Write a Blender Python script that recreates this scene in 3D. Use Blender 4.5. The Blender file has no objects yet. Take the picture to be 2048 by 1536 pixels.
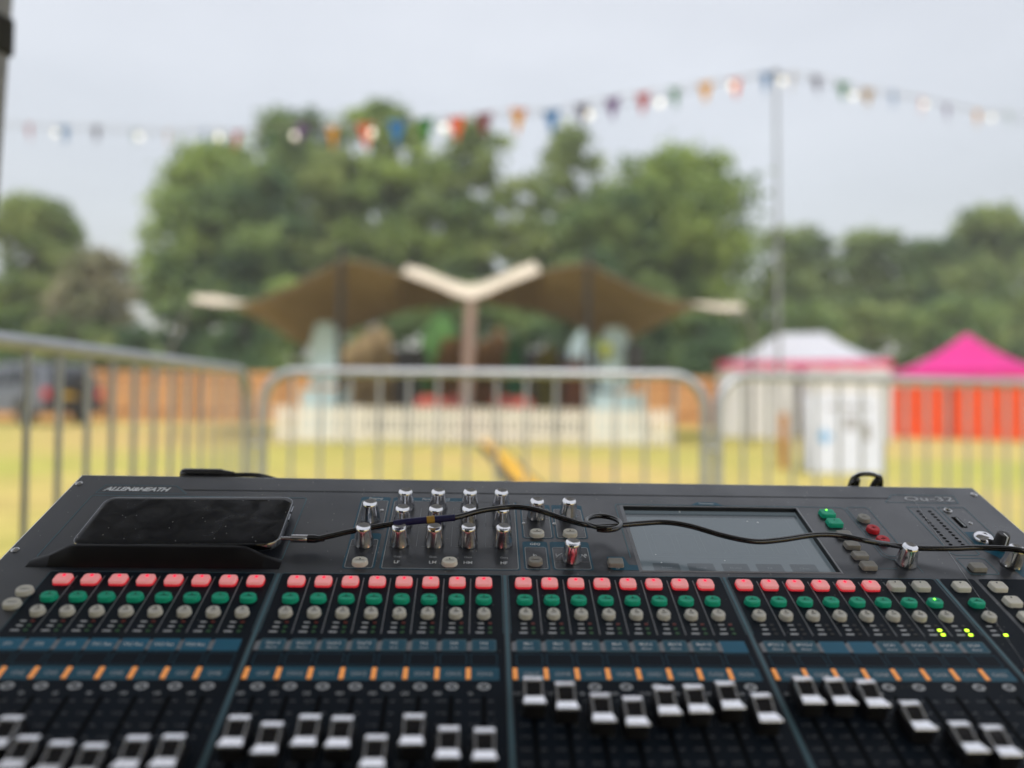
import bpy, bmesh, math, random
from mathutils import Vector, Matrix
import numpy as np
random.seed(7); rng = np.random.default_rng(7)
R = math.radians
sc = bpy.context.scene
col = sc.collection

# ---------------------------------------------------------------- camera, sky, sun, exposure
CAM_H = .97
cam = bpy.data.cameras.new('camera'); camo = bpy.data.objects.new('camera', cam); col.objects.link(camo)
cam.sensor_width = 36; cam.lens = 26.37; cam.clip_start = .02; cam.clip_end = 3000
CM = Matrix.Translation((0, 0, CAM_H)) @ Matrix.Rotation(R(91.41), 4, 'X') @ Matrix.Rotation(R(.6), 4, 'Z')
camo.matrix_world = CM
cam.dof.use_dof = True; cam.dof.focus_distance = .66; cam.dof.aperture_fstop = 1.75
sc.camera = camo

SUN_EL, SUN_AZ = 54, 176        # sun behind cloud, high and behind the viewer: the gazebo roof shades the desk
w = bpy.data.worlds.new('World'); sc.world = w; w.use_nodes = True
nt = w.node_tree; nt.nodes.clear()
out = nt.nodes.new('ShaderNodeOutputWorld'); add = nt.nodes.new('ShaderNodeAddShader')
sky = nt.nodes.new('ShaderNodeTexSky'); sky.sky_type = 'NISHITA'; sky.sun_disc = False
sky.sun_elevation = R(SUN_EL); sky.sun_rotation = R(SUN_AZ); sky.air_density = 1.5; sky.dust_density = 4
b1 = nt.nodes.new('ShaderNodeBackground'); b1.inputs[1].default_value = .05
nt.links.new(sky.outputs[0], b1.inputs[0])
# cloud cover: even grey sheet, brighter towards the zenith as an overcast sky is, with soft broken tone
b2 = nt.nodes.new('ShaderNodeBackground'); b2.inputs[1].default_value = .375
tc = nt.nodes.new('ShaderNodeTexCoord'); sep = nt.nodes.new('ShaderNodeSeparateXYZ')
nt.links.new(tc.outputs['Generated'], sep.inputs[0])
grad = nt.nodes.new('ShaderNodeMapRange'); grad.inputs[1].default_value = 0; grad.inputs[2].default_value = 1
grad.inputs[3].default_value = .86; grad.inputs[4].default_value = 1.9
nt.links.new(sep.outputs[2], grad.inputs[0])
noi = nt.nodes.new('ShaderNodeTexNoise'); noi.inputs['Scale'].default_value = 2.2; noi.inputs['Detail'].default_value = 4
mp = nt.nodes.new('ShaderNodeMapping'); mp.inputs['Scale'].default_value = (1, 1, 3)
nt.links.new(tc.outputs['Generated'], mp.inputs[0]); nt.links.new(mp.outputs[0], noi.inputs['Vector'])
cr = nt.nodes.new('ShaderNodeMapRange'); cr.inputs[1].default_value = .3; cr.inputs[2].default_value = .7
cr.inputs[3].default_value = .90; cr.inputs[4].default_value = 1.08
nt.links.new(noi.outputs[0], cr.inputs[0])
mul = nt.nodes.new('ShaderNodeMath'); mul.operation = 'MULTIPLY'
nt.links.new(grad.outputs[0], mul.inputs[0]); nt.links.new(cr.outputs[0], mul.inputs[1])
vm = nt.nodes.new('ShaderNodeVectorMath'); vm.operation = 'SCALE'; vm.inputs[0].default_value = (.985, .975, .985)
nt.links.new(mul.outputs[0], vm.inputs['Scale']); nt.links.new(vm.outputs[0], b2.inputs[0])
nt.links.new(b1.outputs[0], add.inputs[0]); nt.links.new(b2.outputs[0], add.inputs[1]); nt.links.new(add.outputs[0], out.inputs[0])

sl = bpy.data.lights.new('sun', 'SUN'); sl.energy = 1.5; sl.angle = R(14); sl.color = (1, .96, .89)
so = bpy.data.objects.new('sun', sl); col.objects.link(so)
so.rotation_euler = Vector((math.sin(R(SUN_AZ))*math.cos(R(SUN_EL)), math.cos(R(SUN_AZ))*math.cos(R(SUN_EL)), math.sin(R(SUN_EL)))).to_track_quat('Z', 'Y').to_euler()

vs = sc.view_settings; vs.view_transform = 'Standard'; vs.look = 'None'; vs.exposure = .45; vs.gamma = 1; vs.use_curve_mapping = False
sc.render.engine = 'CYCLES'; sc.cycles.use_denoising = True; sc.cycles.max_bounces = 8

# ---------------------------------------------------------------- materials
def srgb(r, g, b):
    f = lambda c: c/12.92 if c <= .04045 else ((c+.055)/1.055)**2.4
    return (f(r/255), f(g/255), f(b/255))
MATS = {}
def mat(name, c, rough=.5, metal=0, var=.12, scale=30, bump=0, bscale=None, spec=.5, emit=None, estr=0, rvar=0, c2=None, trans=0, detail=4, coat=0):
    m = bpy.data.materials.new(name); m.use_nodes = True; MATS[name] = m
    n = m.node_tree.nodes; L = m.node_tree.links.new; p = n['Principled BSDF']
    p.inputs['Roughness'].default_value = rough; p.inputs['Metallic'].default_value = metal
    p.inputs['Specular IOR Level'].default_value = spec; p.inputs['Coat Weight'].default_value = coat
    t = n.new('ShaderNodeTexCoord'); no = n.new('ShaderNodeTexNoise'); no.inputs['Scale'].default_value = scale; no.inputs['Detail'].default_value = detail
    L(t.outputs['Object'], no.inputs['Vector'])
    r = n.new('ShaderNodeValToRGB'); e = r.color_ramp.elements
    e[0].position = .32; e[1].position = .68
    ca = [x*(1-var) for x in c]; cb = [min(1, x*(1+var)) for x in c] if c2 is None else c2
    e[0].color = (*ca, 1); e[1].color = (*cb, 1)
    L(no.outputs[0], r.inputs[0]); L(r.outputs[0], p.inputs['Base Color'])
    if rvar:
        mr = n.new('ShaderNodeMapRange'); mr.inputs[1].default_value = .3; mr.inputs[2].default_value = .7
        mr.inputs[3].default_value = max(.02, rough-rvar); mr.inputs[4].default_value = min(1, rough+rvar)
        L(no.outputs[0], mr.inputs[0]); L(mr.outputs[0], p.inputs['Roughness'])
    if bump:
        nb = n.new('ShaderNodeTexNoise'); nb.inputs['Scale'].default_value = bscale or scale*4; nb.inputs['Detail'].default_value = 5
        L(t.outputs['Object'], nb.inputs['Vector'])
        b = n.new('ShaderNodeBump'); b.inputs['Strength'].default_value = bump; b.inputs['Distance'].default_value = .01
        L(nb.outputs[0], b.inputs['Height']); L(b.outputs[0], p.inputs['Normal'])
    if emit is not None:
        p.inputs['Emission Color'].default_value = (*emit, 1); p.inputs['Emission Strength'].default_value = estr
    if trans:
        td = n.new('ShaderNodeBsdfTranslucent'); ms = n.new('ShaderNodeMixShader'); ms.inputs[0].default_value = trans
        L(r.outputs[0], td.inputs[0]); L(p.outputs[0], ms.inputs[1]); L(td.outputs[0], ms.inputs[2])
        L(ms.outputs[0], n['Material Output'].inputs[0])
    return m

# ---------------------------------------------------------------- mesh helpers
class MB:
    def __init__(s, k=1.0): s.v = []; s.f = []; s.m = []; s.k = k
    def add(s, vs, fs, mi=0):
        o = len(s.v); s.v += [tuple(c*s.k for c in v) for v in vs]; s.f += [tuple(i+o for i in f) for f in fs]; s.m += [mi]*len(fs); return s
    def box(s, c, d, mi=0, rot=None):
        x, y, z = d[0]/2, d[1]/2, d[2]/2
        vs = [Vector((a*x, b*y, e*z)) for e in (-1, 1) for a, b in ((-1, -1), (1, -1), (1, 1), (-1, 1))]
        if rot is not None: vs = [rot @ v for v in vs]
        return s.hexa([v+Vector(c) for v in vs], mi)
    def hexa(s, v, mi=0):
        return s.add(v, [(0, 3, 2, 1), (4, 5, 6, 7), (0, 1, 5, 4), (1, 2, 6, 5), (2, 3, 7, 6), (3, 0, 4, 7)], mi)
    def bbox(s, c, d, b, mi=0):                         # box with chamfered upright and top edges
        x, y, z = d[0]/2, d[1]/2, d[2]/2
        def ring(i, zz): return [(c[0]+px, c[1]+py, c[2]+zz) for px, py in ((-x+i, -y+b+0), (-x+b, -y+i), (x-b, -y+i), (x-i, -y+b), (x-i, y-b), (x-b, y-i), (-x+b, y-i), (-x+i, y-b))]
        return s.rings([ring(b, -z), ring(0, -z+b), ring(0, z-b), ring(b*.9, z)], True, True, mi)
    def rings(s, rs, cap0=False, cap1=False, mi=0):
        n = len(rs[0]); o = []; fs = []
        for r in rs: o += list(r)
        for i in range(len(rs)-1):
            for j in range(n):
                fs.append((i*n+j, i*n+(j+1) % n, (i+1)*n+(j+1) % n, (i+1)*n+j))
        if cap0: fs.append(tuple(reversed(range(n))))
        if cap1: fs.append(tuple((len(rs)-1)*n+j for j in range(n)))
        return s.add(o, fs, mi)
    def lathe(s, prof, n=16, c=(0, 0, 0), mi=0, M=None, cap0=True, cap1=True, flute=None):
        rs = []
        for r, z in prof:
            q = []
            for i in range(n):
                a = 2*math.pi*i/n; rr = r*(flute(i, z) if flute else 1)
                v = Vector((rr*math.cos(a), rr*math.sin(a), z))
                if M is not None: v = M @ v
                q.append(v+Vector(c))
            rs.append(q)
        return s.rings(rs, cap0, cap1, mi)
    def tube(s, path, r, n=8, mi=0, caps=True, closed=False):
        P = [Vector(p) for p in path]; N = len(P); rs = []; ref = None
        for i, p in enumerate(P):
            if closed: d = P[(i+1) % N]-P[i-1]
            else: d = P[min(i+1, N-1)]-P[max(i-1, 0)]
            d.normalize()
            if ref is None: ref = d.orthogonal().normalized()
            ref = (ref-d*ref.dot(d)); ref = ref.normalized() if ref.length > 1e-9 else d.orthogonal().normalized()
            bn = d.cross(ref); rr = r[i] if isinstance(r, (list, tuple)) else r
            rs.append([p+(ref*math.cos(2*math.pi*k/n)+bn*math.sin(2*math.pi*k/n))*rr for k in range(n)])
        if closed: rs.append(rs[0])
        return s.rings(rs, caps and not closed, caps and not closed, mi)
    def prism(s, poly, h0, h1, mi=0, f=lambda x, y, z: (x, y, z)):
        n = len(poly)
        return s.add([f(x, y, h0) for x, y in poly]+[f(x, y, h1) for x, y in poly],
                     [tuple(reversed(range(n))), tuple(range(n, 2*n))]+[(i, (i+1) % n, n+(i+1) % n, n+i) for i in range(n)], mi)
    def sheet(s, poly, z=0, mi=0): return s.add([(x, y, z) for x, y in poly], [tuple(range(len(poly)))], mi)
    def ribbon(s, pts, wd, z=0, closed=False, mi=0):
        P = [Vector((p[0], p[1])) for p in pts]; N = len(P); a = []; b = []
        for i in range(N):
            p0 = P[i-1] if (i or closed) else P[i]; p1 = P[(i+1) % N] if (i < N-1 or closed) else P[i]
            d0 = (P[i]-p0); d1 = (p1-P[i])
            d0 = d0.normalized() if d0.length > 1e-9 else d1.normalized(); d1 = d1.normalized() if d1.length > 1e-9 else d0
            t = (d0+d1); t = t.normalized() if t.length > 1e-6 else d0
            n = Vector((-t.y, t.x)); k = wd/2/max(.5, abs(n.dot(Vector((-d0.y, d0.x)))))
            a.append((*(P[i]+n*k), z)); b.append((*(P[i]-n*k), z))
        M = N if closed else N-1
        return s.add(a+b, [(i, N+i, N+(i+1) % N, (i+1) % N) for i in range(M)], mi)
    def data(s, name, mats, smooth=None):
        me = bpy.data.meshes.new(name); me.from_pydata(s.v, [], s.f)
        for m in (mats if isinstance(mats, (list, tuple)) else [mats]): me.materials.append(MATS[m])
        if any(s.m): me.polygons.foreach_set('material_index', s.m)
        if smooth:
            me.polygons.foreach_set('use_smooth', [True]*len(me.polygons)); me.set_sharp_from_angle(angle=R(smooth))
        me.update(); return me
    def build(s, name, mats, parent=None, loc=(0, 0, 0), smooth=None, rot=None):
        return put(name, s.data(name, mats, smooth), parent, loc, rot)
def put(name, me, parent=None, loc=(0, 0, 0), rot=None):
    o = bpy.data.objects.new(name, me); col.objects.link(o); o.parent = parent; o.location = loc
    if rot is not None: o.rotation_euler = rot
    return o
def tag(o, label=None, cat=None, group=None, kind=None):
    if label: o['label'] = label
    if cat: o['category'] = cat
    if group: o['group'] = group
    if kind: o['kind'] = kind
    return o
def thing(name, label, cat, loc=(0, 0, 0), rz=0, group=None):
    o = bpy.data.objects.new(name, None); col.objects.link(o); o.location = loc; o.rotation_euler = (0, 0, rz); o.empty_display_size = .1
    return tag(o, label, cat, group)
def copy_tree(o, parent=None):
    c = o.copy(); col.objects.link(c); c.parent = parent
    for ch in [x for x in o.children]: copy_tree(ch, c)
    return c
def spline(P, n=8, closed=False):
    P = [Vector(p) for p in P]; N = len(P); o = []
    for i in range(N if closed else N-1):
        g = (lambda j: P[j % N]) if closed else (lambda j: P[min(max(j, 0), N-1)])
        a, b, c, d = g(i-1), g(i), g(i+1), g(i+2)
        for k in range(n):
            t = k/n; o.append(.5*((2*b)+(c-a)*t+(2*a-5*b+4*c-d)*t*t+(3*b-a-3*c+d)*t**3))
    if not closed: o.append(P[-1])
    return o
def rrect(x0, y0, x1, y1, r, n=4):
    o = []
    for cx, cy, a in ((x1-r, y1-r, 0), (x0+r, y1-r, 90), (x0+r, y0+r, 180), (x1-r, y0+r, 270)):
        for i in range(n+1):
            t = R(a+90*i/n); o.append((cx+r*math.cos(t), cy+r*math.sin(t)))
    return o
TXT = {}
def text_mesh(s, m, size=1, bold=0, shear=0, align='CENTER', space=1):
    k = (s, m, size, bold, shear, align)
    if k in TXT: return TXT[k]
    c = bpy.data.curves.new('lettering', 'FONT'); c.body = s; c.size = size; c.align_x = align; c.align_y = 'CENTER'
    c.offset = bold; c.shear = shear; c.resolution_u = 2; c.space_character = space
    o = bpy.data.objects.new('lettering', c); col.objects.link(o)
    bpy.context.view_layer.update()
    me = bpy.data.meshes.new_from_object(o.evaluated_get(bpy.context.evaluated_depsgraph_get()))
    me.name = 'lettering'; bpy.data.objects.remove(o); me.materials.clear(); me.materials.append(MATS[m]); TXT[k] = me
    return me
F = 26.37/36*2048
def at(px, py, d):            # point at forward distance d seen at a photo coordinate (2048 x 1536 frame)
    return CM @ Vector(((px-1024)/F*d, -(py-768)/F*d, -d))
def gnd(px, d):               # point on the ground, distance d, column px
    p = at(px, 805, d); return Vector((p.x, p.y, 0))
def lerp(a, b, t): return a+(b-a)*t

# ================================================================ SETTING
# grass field
m = mat('dry_grass', srgb(190, 170, 84), .95, var=.2, scale=.16, bump=.6, bscale=9, spec=.1, detail=3)
n = m.node_tree.nodes; L = m.node_tree.links.new; p = n['Principled BSDF']
g = bpy.data.materials['dry_grass']
tcn = n.new('ShaderNodeTexCoord')
na = n.new('ShaderNodeTexNoise'); na.inputs['Scale'].default_value = .14; na.inputs['Detail'].default_value = 6
nb = n.new('ShaderNodeTexNoise'); nb.inputs['Scale'].default_value = 2.5; nb.inputs['Detail'].default_value = 8
L(tcn.outputs['Object'], na.inputs['Vector']); L(tcn.outputs['Object'], nb.inputs['Vector'])
ra = n.new('ShaderNodeValToRGB'); ra.color_ramp.elements[0].position = .36; ra.color_ramp.elements[1].position = .62
ra.color_ramp.elements[0].color = (*srgb(180, 180, 94), 1); ra.color_ramp.elements[1].color = (*srgb(208, 181, 122), 1)
rb = n.new('ShaderNodeValToRGB'); rb.color_ramp.elements[0].position = .3; rb.color_ramp.elements[1].position = .72
rb.color_ramp.elements[0].color = (.72, .74, .66, 1); rb.color_ramp.elements[1].color = (1.12, 1.1, 1.08, 1)
mx = n.new('ShaderNodeMix'); mx.data_type = 'RGBA'; mx.blend_type = 'MULTIPLY'; mx.inputs[0].default_value = 1
L(na.outputs[0], ra.inputs[0]); L(nb.outputs[0], rb.inputs[0]); L(ra.outputs[0], mx.inputs[6]); L(rb.outputs[0], mx.inputs[7]); L(mx.outputs[2], p.inputs['Base Color'])
gb = MB()
N = 40; xs = [-400+20*i for i in range(41)]
gb.add([(x, y-100, 0) for y in [20*i for i in range(41)] for x in xs], [(j*41+i, j*41+i+1, (j+1)*41+i+1, (j+1)*41+i) for j in range(40) for i in range(40)])
tag(gb.build('ground', 'dry_grass'), kind='structure')

# ---------------------------------------------------------------- trees
mat('bark', (.09, .07, .05), .9, var=.3, scale=3, bump=.5)
LEAF = dict(
    leaf_mid=((.15, .24, .085), (.40, .52, .15)), leaf_dark=((.115, .20, .095), (.30, .41, .145)),
    leaf_pale=((.17, .25, .09), (.40, .48, .18)), leaf_grey=((.15, .225, .095), (.36, .45, .17)),
    leaf_rust=((.23, .26, .14), (.45, .42, .29)))
for k, (a, b) in LEAF.items():
    lm_ = mat(k, a, .75, var=0, scale=.34, c2=b, spec=.2, trans=.42, detail=5)
    e_ = [x for x in lm_.node_tree.nodes if x.type == 'VALTORGB'][0].color_ramp.elements; e_[0].position = .43; e_[1].position = .60
def crown_mesh(name, lobes, nleaf, size, m, seed):
    r = np.random.default_rng(seed); V = []
    vol = np.array([l[3]*l[4]*l[5] for l in lobes])**.67; cnt = np.maximum(30, nleaf*vol/vol.sum()).astype(int)
    for (cx, cy, cz, rx, ry, rz), c in zip(lobes, cnt):
        d = r.normal(size=(c, 3)); d /= np.linalg.norm(d, axis=1)[:, None]
        rad = r.uniform(.2, 1, size=(c, 1))**.6*(1+.3*r.normal(size=(c, 1)))
        V.append(np.array([cx, cy, cz])+d*rad*np.array([rx, ry, rz]))
    C = np.concatenate(V); n = len(C)
    t1 = r.normal(size=(n, 3)); t1 /= np.linalg.norm(t1, axis=1)[:, None]
    t2 = np.cross(t1, r.normal(size=(n, 3))); t2 /= np.linalg.norm(t2, axis=1)[:, None]
    s = size*r.uniform(.6, 1.4, size=(n, 1)); t1 *= s; t2 *= s*.6
    Q = np.stack([C-t1, C-t2, C+t1, C+t2], 1).reshape(-1, 3)
    me = bpy.data.meshes.new(name); me.vertices.add(n*4); me.vertices.foreach_set('co', Q.ravel())
    me.loops.add(n*4); me.loops.foreach_set('vertex_index', np.arange(n*4)); me.polygons.add(n)
    me.polygons.foreach_set('loop_start', np.arange(0, n*4, 4)); me.materials.append(MATS[m]); me.update(calc_edges=True)
    return me
def tree(label, px, top, hw, d, m, seed, low=690, nl=5200, lobes_n=46, size=.26, group=None, gap=.2, name='tree', cat='tree', dy=.7):
    r = random.Random(seed); b = gnd(px, d); H = at(px, top, d).z; W = hw*1.1/F*d; z0 = max(.6, at(px, low, d).z)
    t = thing(name, label, cat, b, 0, group)
    tr = MB(); th = H*.72; rad = .012*H+.08
    bend = [Vector((r.uniform(-.3, .3)*i/5, r.uniform(-.3, .3)*i/5, th*i/5)) for i in range(6)]
    tr.tube(bend, [rad*(1-.15*i) for i in range(6)], 7)
    lobes = []
    for i in range(lobes_n):
        zz = r.random()**.9; z = z0+(H-z0)*zz
        env = W*math.sqrt(max(.06, 1-(abs(zz-.42)/.62)**2.4))
        a = r.uniform(0, 2*math.pi); q = r.uniform(.1, .95)
        lr = W*r.uniform(.17, .36)*(1.3-.5*zz)
        c = (env*q*math.cos(a)*(1-.3*lr/W), env*dy*q*math.sin(a), min(z, H-lr*.8))
        lobes.append((*c, lr, lr*.9, lr*r.uniform(.6, .9)))
        if i % 4 == 0:
            zs = max(.3*th, min(c[2]*.75, th*.9)); k = min(4, int(zs/th*5)); s0 = bend[k].lerp(bend[k+1], zs/th*5-k)
            tr.tube([s0, s0.lerp(Vector(c), .5)+Vector((0, 0, .08*lr)), Vector(c)], [rad*.35, rad*.2, rad*.06], 5)
    tr.build('trunk', 'bark', t, smooth=60)
    put('crown', crown_mesh('crown', lobes, nl, size, m, seed), t)
    return t
T = [('slender pale tree at the far left edge of the field', 62, 388, 105, 40, 'leaf_pale', 3600, .26, 40),
     ('rust tinged low tree beside the pale tree on the left', 180, 498, 85, 37, 'leaf_rust', 3200, .22, 36),
     ('leafy tree at the left end of the big tree group', 415, 285, 125, 44, 'leaf_mid', 6500, .27, 50),
     ('tall pointed tree left of the centre of the big tree group', 590, 222, 118, 48, 'leaf_dark', 7000, .27, 52),
     ('tallest broad tree behind the left peak of the stage canopy', 770, 200, 118, 46, 'leaf_mid', 6500, .27, 50),
     ('thin see-through tree behind the middle of the stage canopy', 930, 240, 96, 45, 'leaf_grey', 2700, .26, 30),
     ('airy pointed tree right of the middle of the stage canopy', 1135, 248, 104, 49, 'leaf_grey', 3600, .27, 32),
     ('round dense tree rising behind the right peak of the canopy', 1345, 300, 165, 43, 'leaf_mid', 9000, .26, 60),
     ('dark lower tree between the airy tree and the round tree', 1215, 385, 110, 41, 'leaf_dark', 5200, .25, 44),
     ('mid green tree filling the gap left of the tallest tree', 680, 300, 100, 45, 'leaf_pale', 3600, .26, 44),
     ('green tree filling the gap right of the tallest tree', 865, 320, 95, 45, 'leaf_mid', 3200, .26, 40),
     ('pale green tree right of the central canopy pole', 1045, 345, 92, 44, 'leaf_pale', 3000, .26, 34),
     ('dark green tree in the middle of the left tree group', 500, 330, 120, 43, 'leaf_dark', 5200, .26, 44),
     ('hazy tree standing behind the tall bunting pole', 1590, 452, 95, 55, 'leaf_grey', 4600, .3, 40),
     ('olive tree behind the white party tent', 1735, 462, 105, 56, 'leaf_grey', 4800, .3, 42),
     ('dark olive tree above the gap between the two party tents', 1865, 480, 95, 54, 'leaf_dark', 4400, .3, 42),
     ('broad tree at the right edge behind the pink tent', 1995, 410, 120, 52, 'leaf_grey', 5600, .3, 46)]
for i, (lb, px, top, hw, d, mm, nl, sz, ln) in enumerate(T):
    tree(lb, px, top, hw, d, mm, 100+i, nl=int(nl*2.1), size=sz*.88, lobes_n=int(ln*1.9), low=700 if i < 2 or i > 12 else 640, group='trees behind the field')
B = [(30, 610, 95, 36, 'leaf_mid', 'green bush behind the parked car'), (140, 640, 80, 35, 'leaf_pale', 'pale bush just right of the parked car'),
     (262, 655, 75, 36, 'leaf_dark', 'dark bush between the car and the stage'), (370, 590, 105, 38, 'leaf_dark', 'dark bush below the left canopy flap'),
     (490, 600, 100, 37, 'leaf_dark', 'deep green bush at the left end of the stage canopy'), (600, 560, 100, 39, 'leaf_mid', 'mid green bush behind the left side of the canopy'),
     (760, 560, 110, 40, 'leaf_dark', 'dark bush behind the left half of the stage'), (930, 560, 110, 40, 'leaf_dark', 'dark bush behind the middle of the stage'),
     (1100, 540, 120, 40, 'leaf_dark', 'dark bush behind the right half of the stage'), (1290, 590, 110, 38, 'leaf_dark', 'dark bush behind the right side of the canopy'),
     (1420, 610, 100, 37, 'leaf_dark', 'dark bush left of the white party tent'), (1560, 600, 120, 44, 'leaf_dark', 'dark bush directly behind the white party tent'),
     (1730, 590, 130, 46, 'leaf_grey', 'olive bush between the two party tents'), (1890, 590, 130, 45, 'leaf_dark', 'dark bush behind the pink party tent'),
     (2030, 560, 120, 46, 'leaf_grey', 'olive bush at the right edge of the field')]
for i, (px, top, hw, d, mm, lb) in enumerate(B):
    tree(lb, px, top, hw, d, mm, 300+i, low=800, nl=2600, size=.24, lobes_n=26, group='bushes behind the board fence', name='bush', cat='bush', dy=.5)

# ---------------------------------------------------------------- board fence across the back of the field
mat('fence_wood', srgb(198, 148, 98), .8, var=.22, scale=1.3, bump=.3)
mat('fence_wood_dark', srgb(140, 92, 52), .85, var=.2, scale=2)
fz = 2.15; fA = gnd(-330, 31); fB = gnd(1520, 33)
fl = (fB-fA).length; fang = math.atan2(fB.y-fA.y, fB.x-fA.x)
ft = thing('board_fence', 'orange brown closed board fence behind the stage and the car', 'fence', fA, fang)
np_ = int(fl/1.83)
pm = MB(); x = 0
for j in range(12):
    zt = fz-.03*((j*7) % 3)/3
    pm.bbox((.075+.1525*j, .012*(j % 2), zt/2), (.158, .022, zt), .004)
pmd = pm.data('panel', 'fence_wood')
psd = MB().bbox((0, -.03, fz/2+.05), (.1, .1, fz+.1), .01).data('post', 'fence_wood_dark')
rld = MB().bbox((.91, -.03, fz-.3), (1.73, .04, .09), .006).data('rail', 'fence_wood_dark')
for i in range(np_+1):
    put('post', psd, ft, (i*1.84-.03, 0, 0))
    if i < np_: put('panel', pmd, ft, (i*1.84, 0, 0)); put('rail', rld, ft, (i*1.84, 0, 0)); put('rail', rld, ft, (i*1.84, 0, -1.4))

# ---------------------------------------------------------------- parked car at the left
mat('car_paint', srgb(104, 109, 118), .3, metal=.3, var=.05, coat=.5); mat('car_black', (.018, .018, .02), .55)
mat('car_glass', (.02, .025, .03), .08, spec=.6); mat('tail_red', (.55, .03, .04), .25, emit=(.8, .05, .06), estr=.12); mat('plate_yellow', srgb(196, 160, 50), .5)
mat('rim_grey', (.4, .41, .42), .35, metal=.8); mat('tyre', (.02, .02, .021), .85)
mat('plate_letter', (.02, .02, .02), .6)
cpos = gnd(84, 25.5)
car = thing('car', 'grey off-road car parked by the fence, seen from its rear corner', 'car', cpos, 0)
# local: x to the left side of the car, rear face at y=0, length along +y, placed so that the near rear corner is the origin
CL, CW_, CHt = 4.5, 1.86, 1.85
def carp(y, z, x): return (x, y, z)
prof = [(.0, .45), (.02, .95), (.06, 1.12), (.34, 1.78), (.7, 1.85), (2.3, 1.82), (2.75, 1.66), (3.25, 1.16), (4.3, 1.02), (4.48, .85), (4.5, .5), (4.3, .36), (.2, .36)]
bd = MB()
def carsec(xi, k): return [(xi, y, z if z < 1.13 else z) for y, z in prof]
secs = []
for xx, ins in ((0.0, .05), (.05, 0), (CW_-.05, 0), (CW_, .05)):
    secs.append([(xx+(0 if z < 1.14 else (.17 if xx < CW_/2 else -.17)*(z-1.1)/.75), y+(ins if y < 2 else -ins), z-(ins if z > 1.0 else 0)) for y, z in prof])
bd.rings(secs, True, True); bd.build('body', 'car_paint', car, smooth=35)
for s in (0, 1):
    X = -.004+.01 if s == 0 else CW_-.006
    sg = -1 if s == 0 else 1
    def sidept(y, z): return ((.17*(z-1.1)/.75)-.012 if s == 0 else CW_-.17*(z-1.1)/.75+.012, y, z)
    for ya, yb in ((.42, 1.05), (1.13, 1.95), (2.03, 2.72)):
        zt = 1.68 if ya < 2 else 1.60
        mbw = MB(); q = [(ya+.02, 1.2), (yb, 1.2), (yb-(.0 if ya < 2 else .12), zt), (ya+.08, zt)]
        mbw.add([sidept(*a) for a in q]+[(sidept(*a)[0]-sg*.02, a[0], a[1]) for a in q], [(0, 1, 2, 3), (4, 7, 6, 5), (0, 4, 5, 1), (1, 5, 6, 2), (2, 6, 7, 3), (3, 7, 4, 0)])
        mbw.build('window', 'car_glass', car)
    for yw in (.85, 3.55):
        wm = MB(); wm.lathe([(.2, -.11), (.33, -.12), (.37, -.08), (.37, .08), (.33, .12), (.2, .11)], 20, M=Matrix.Rotation(R(90), 4, 'Y'))
        wo = wm.build('wheel', 'tyre', car, (.1 if s == 0 else CW_-.1, yw, .37), smooth=40)
        MB().lathe([(.215, -.1), (.2, .118), (.06, .09)], 14, M=Matrix.Rotation(R(90*sg), 4, 'Y')).build('rim', 'rim_grey', wo, smooth=40)
        ar = MB(); ar.tube([(0, .44*math.cos(R(a)), .44*math.sin(R(a))) for a in range(0, 181, 15)], .045, 6); ar.build('wheel_arch', 'car_black', car, (-.0 if s == 0 else CW_, yw, .37), smooth=50)
    tl = MB().bbox((.11 if s == 0 else CW_-.11, -.0, .92), (.2, .08, .3), .03); tl.build('tail_light', 'tail_red', car)
MB().hexa([(.3, .05, 1.2), (CW_-.3, .05, 1.2), (CW_-.3, .09, 1.2), (.3, .09, 1.2), (.38, .27, 1.68), (CW_-.38, .27, 1.68), (CW_-.38, .32, 1.68), (.38, .32, 1.68)]).build('rear_window', 'car_glass', car)
MB().bbox((CW_/2, -.04, .5), (CW_+.02, .16, .28), .04).build('bumper', 'car_black', car)
MB().bbox((CW_/2, .0, .9), (CW_-.5, .05, .5), .02).build('tailgate', 'car_black', car)
MB().box((CW_/2-.15, -.035, .88), (.5, .012, .17)).build('number_plate', 'plate_yellow', car)
sw = MB(); sw.lathe([(.12, -.1), (.33, -.1), (.36, -.05), (.36, .07), (.3, .1)], 20, M=Matrix.Rotation(R(90), 4, 'X')); sw.build('spare_wheel', 'tyre', car, (CW_/2+.2, -.12, 1.2), smooth=40)
car.rotation_euler = (0, 0, R(64)); car.scale = (1.2, 1.2, 1.2)

# ---------------------------------------------------------------- stage: stretch canopy, poles, platform, dressing
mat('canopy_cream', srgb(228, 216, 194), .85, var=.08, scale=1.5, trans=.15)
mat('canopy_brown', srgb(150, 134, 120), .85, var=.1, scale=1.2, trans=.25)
mat('pole_black', (.02, .02, .022), .5); mat('pole_grey', srgb(150, 128, 122), .6, var=.1, scale=3)
mat('rope', (.3, .29, .27), .8)
st = thing('stage_canopy', 'brown stretch canopy with two peaks and cream rim over the stage', 'canopy', gnd(940, 18.5))
so_ = st.location
cols_px = [385, 430, 485, 545, 610, 690, 755, 798, 814, 880, 940, 1000, 1070, 1086, 1125, 1175, 1230, 1290, 1345, 1390, 1440, 1485]
Fr = [604, 611, 610, 590, 560, 522, 534, 546, 552, 577, 600, 577, 550, 544, 534, 530, 556, 585, 602, 612, 622, 622]
Md = [593, 593, 606, 624, 608, 582, 590, 588, 542, 557, 573, 557, 534, 586, 590, 588, 606, 622, 626, 608, 610, 611]
Bk = [600, 602, 622, 654, 692, 668, 640, 628, 622, 612, 608, 612, 622, 628, 640, 664, 692, 664, 636, 618, 612, 612]
rowsd = [(17.6, Fr), (20.2, Md), (23.6, Bk)]
G = []
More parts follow.
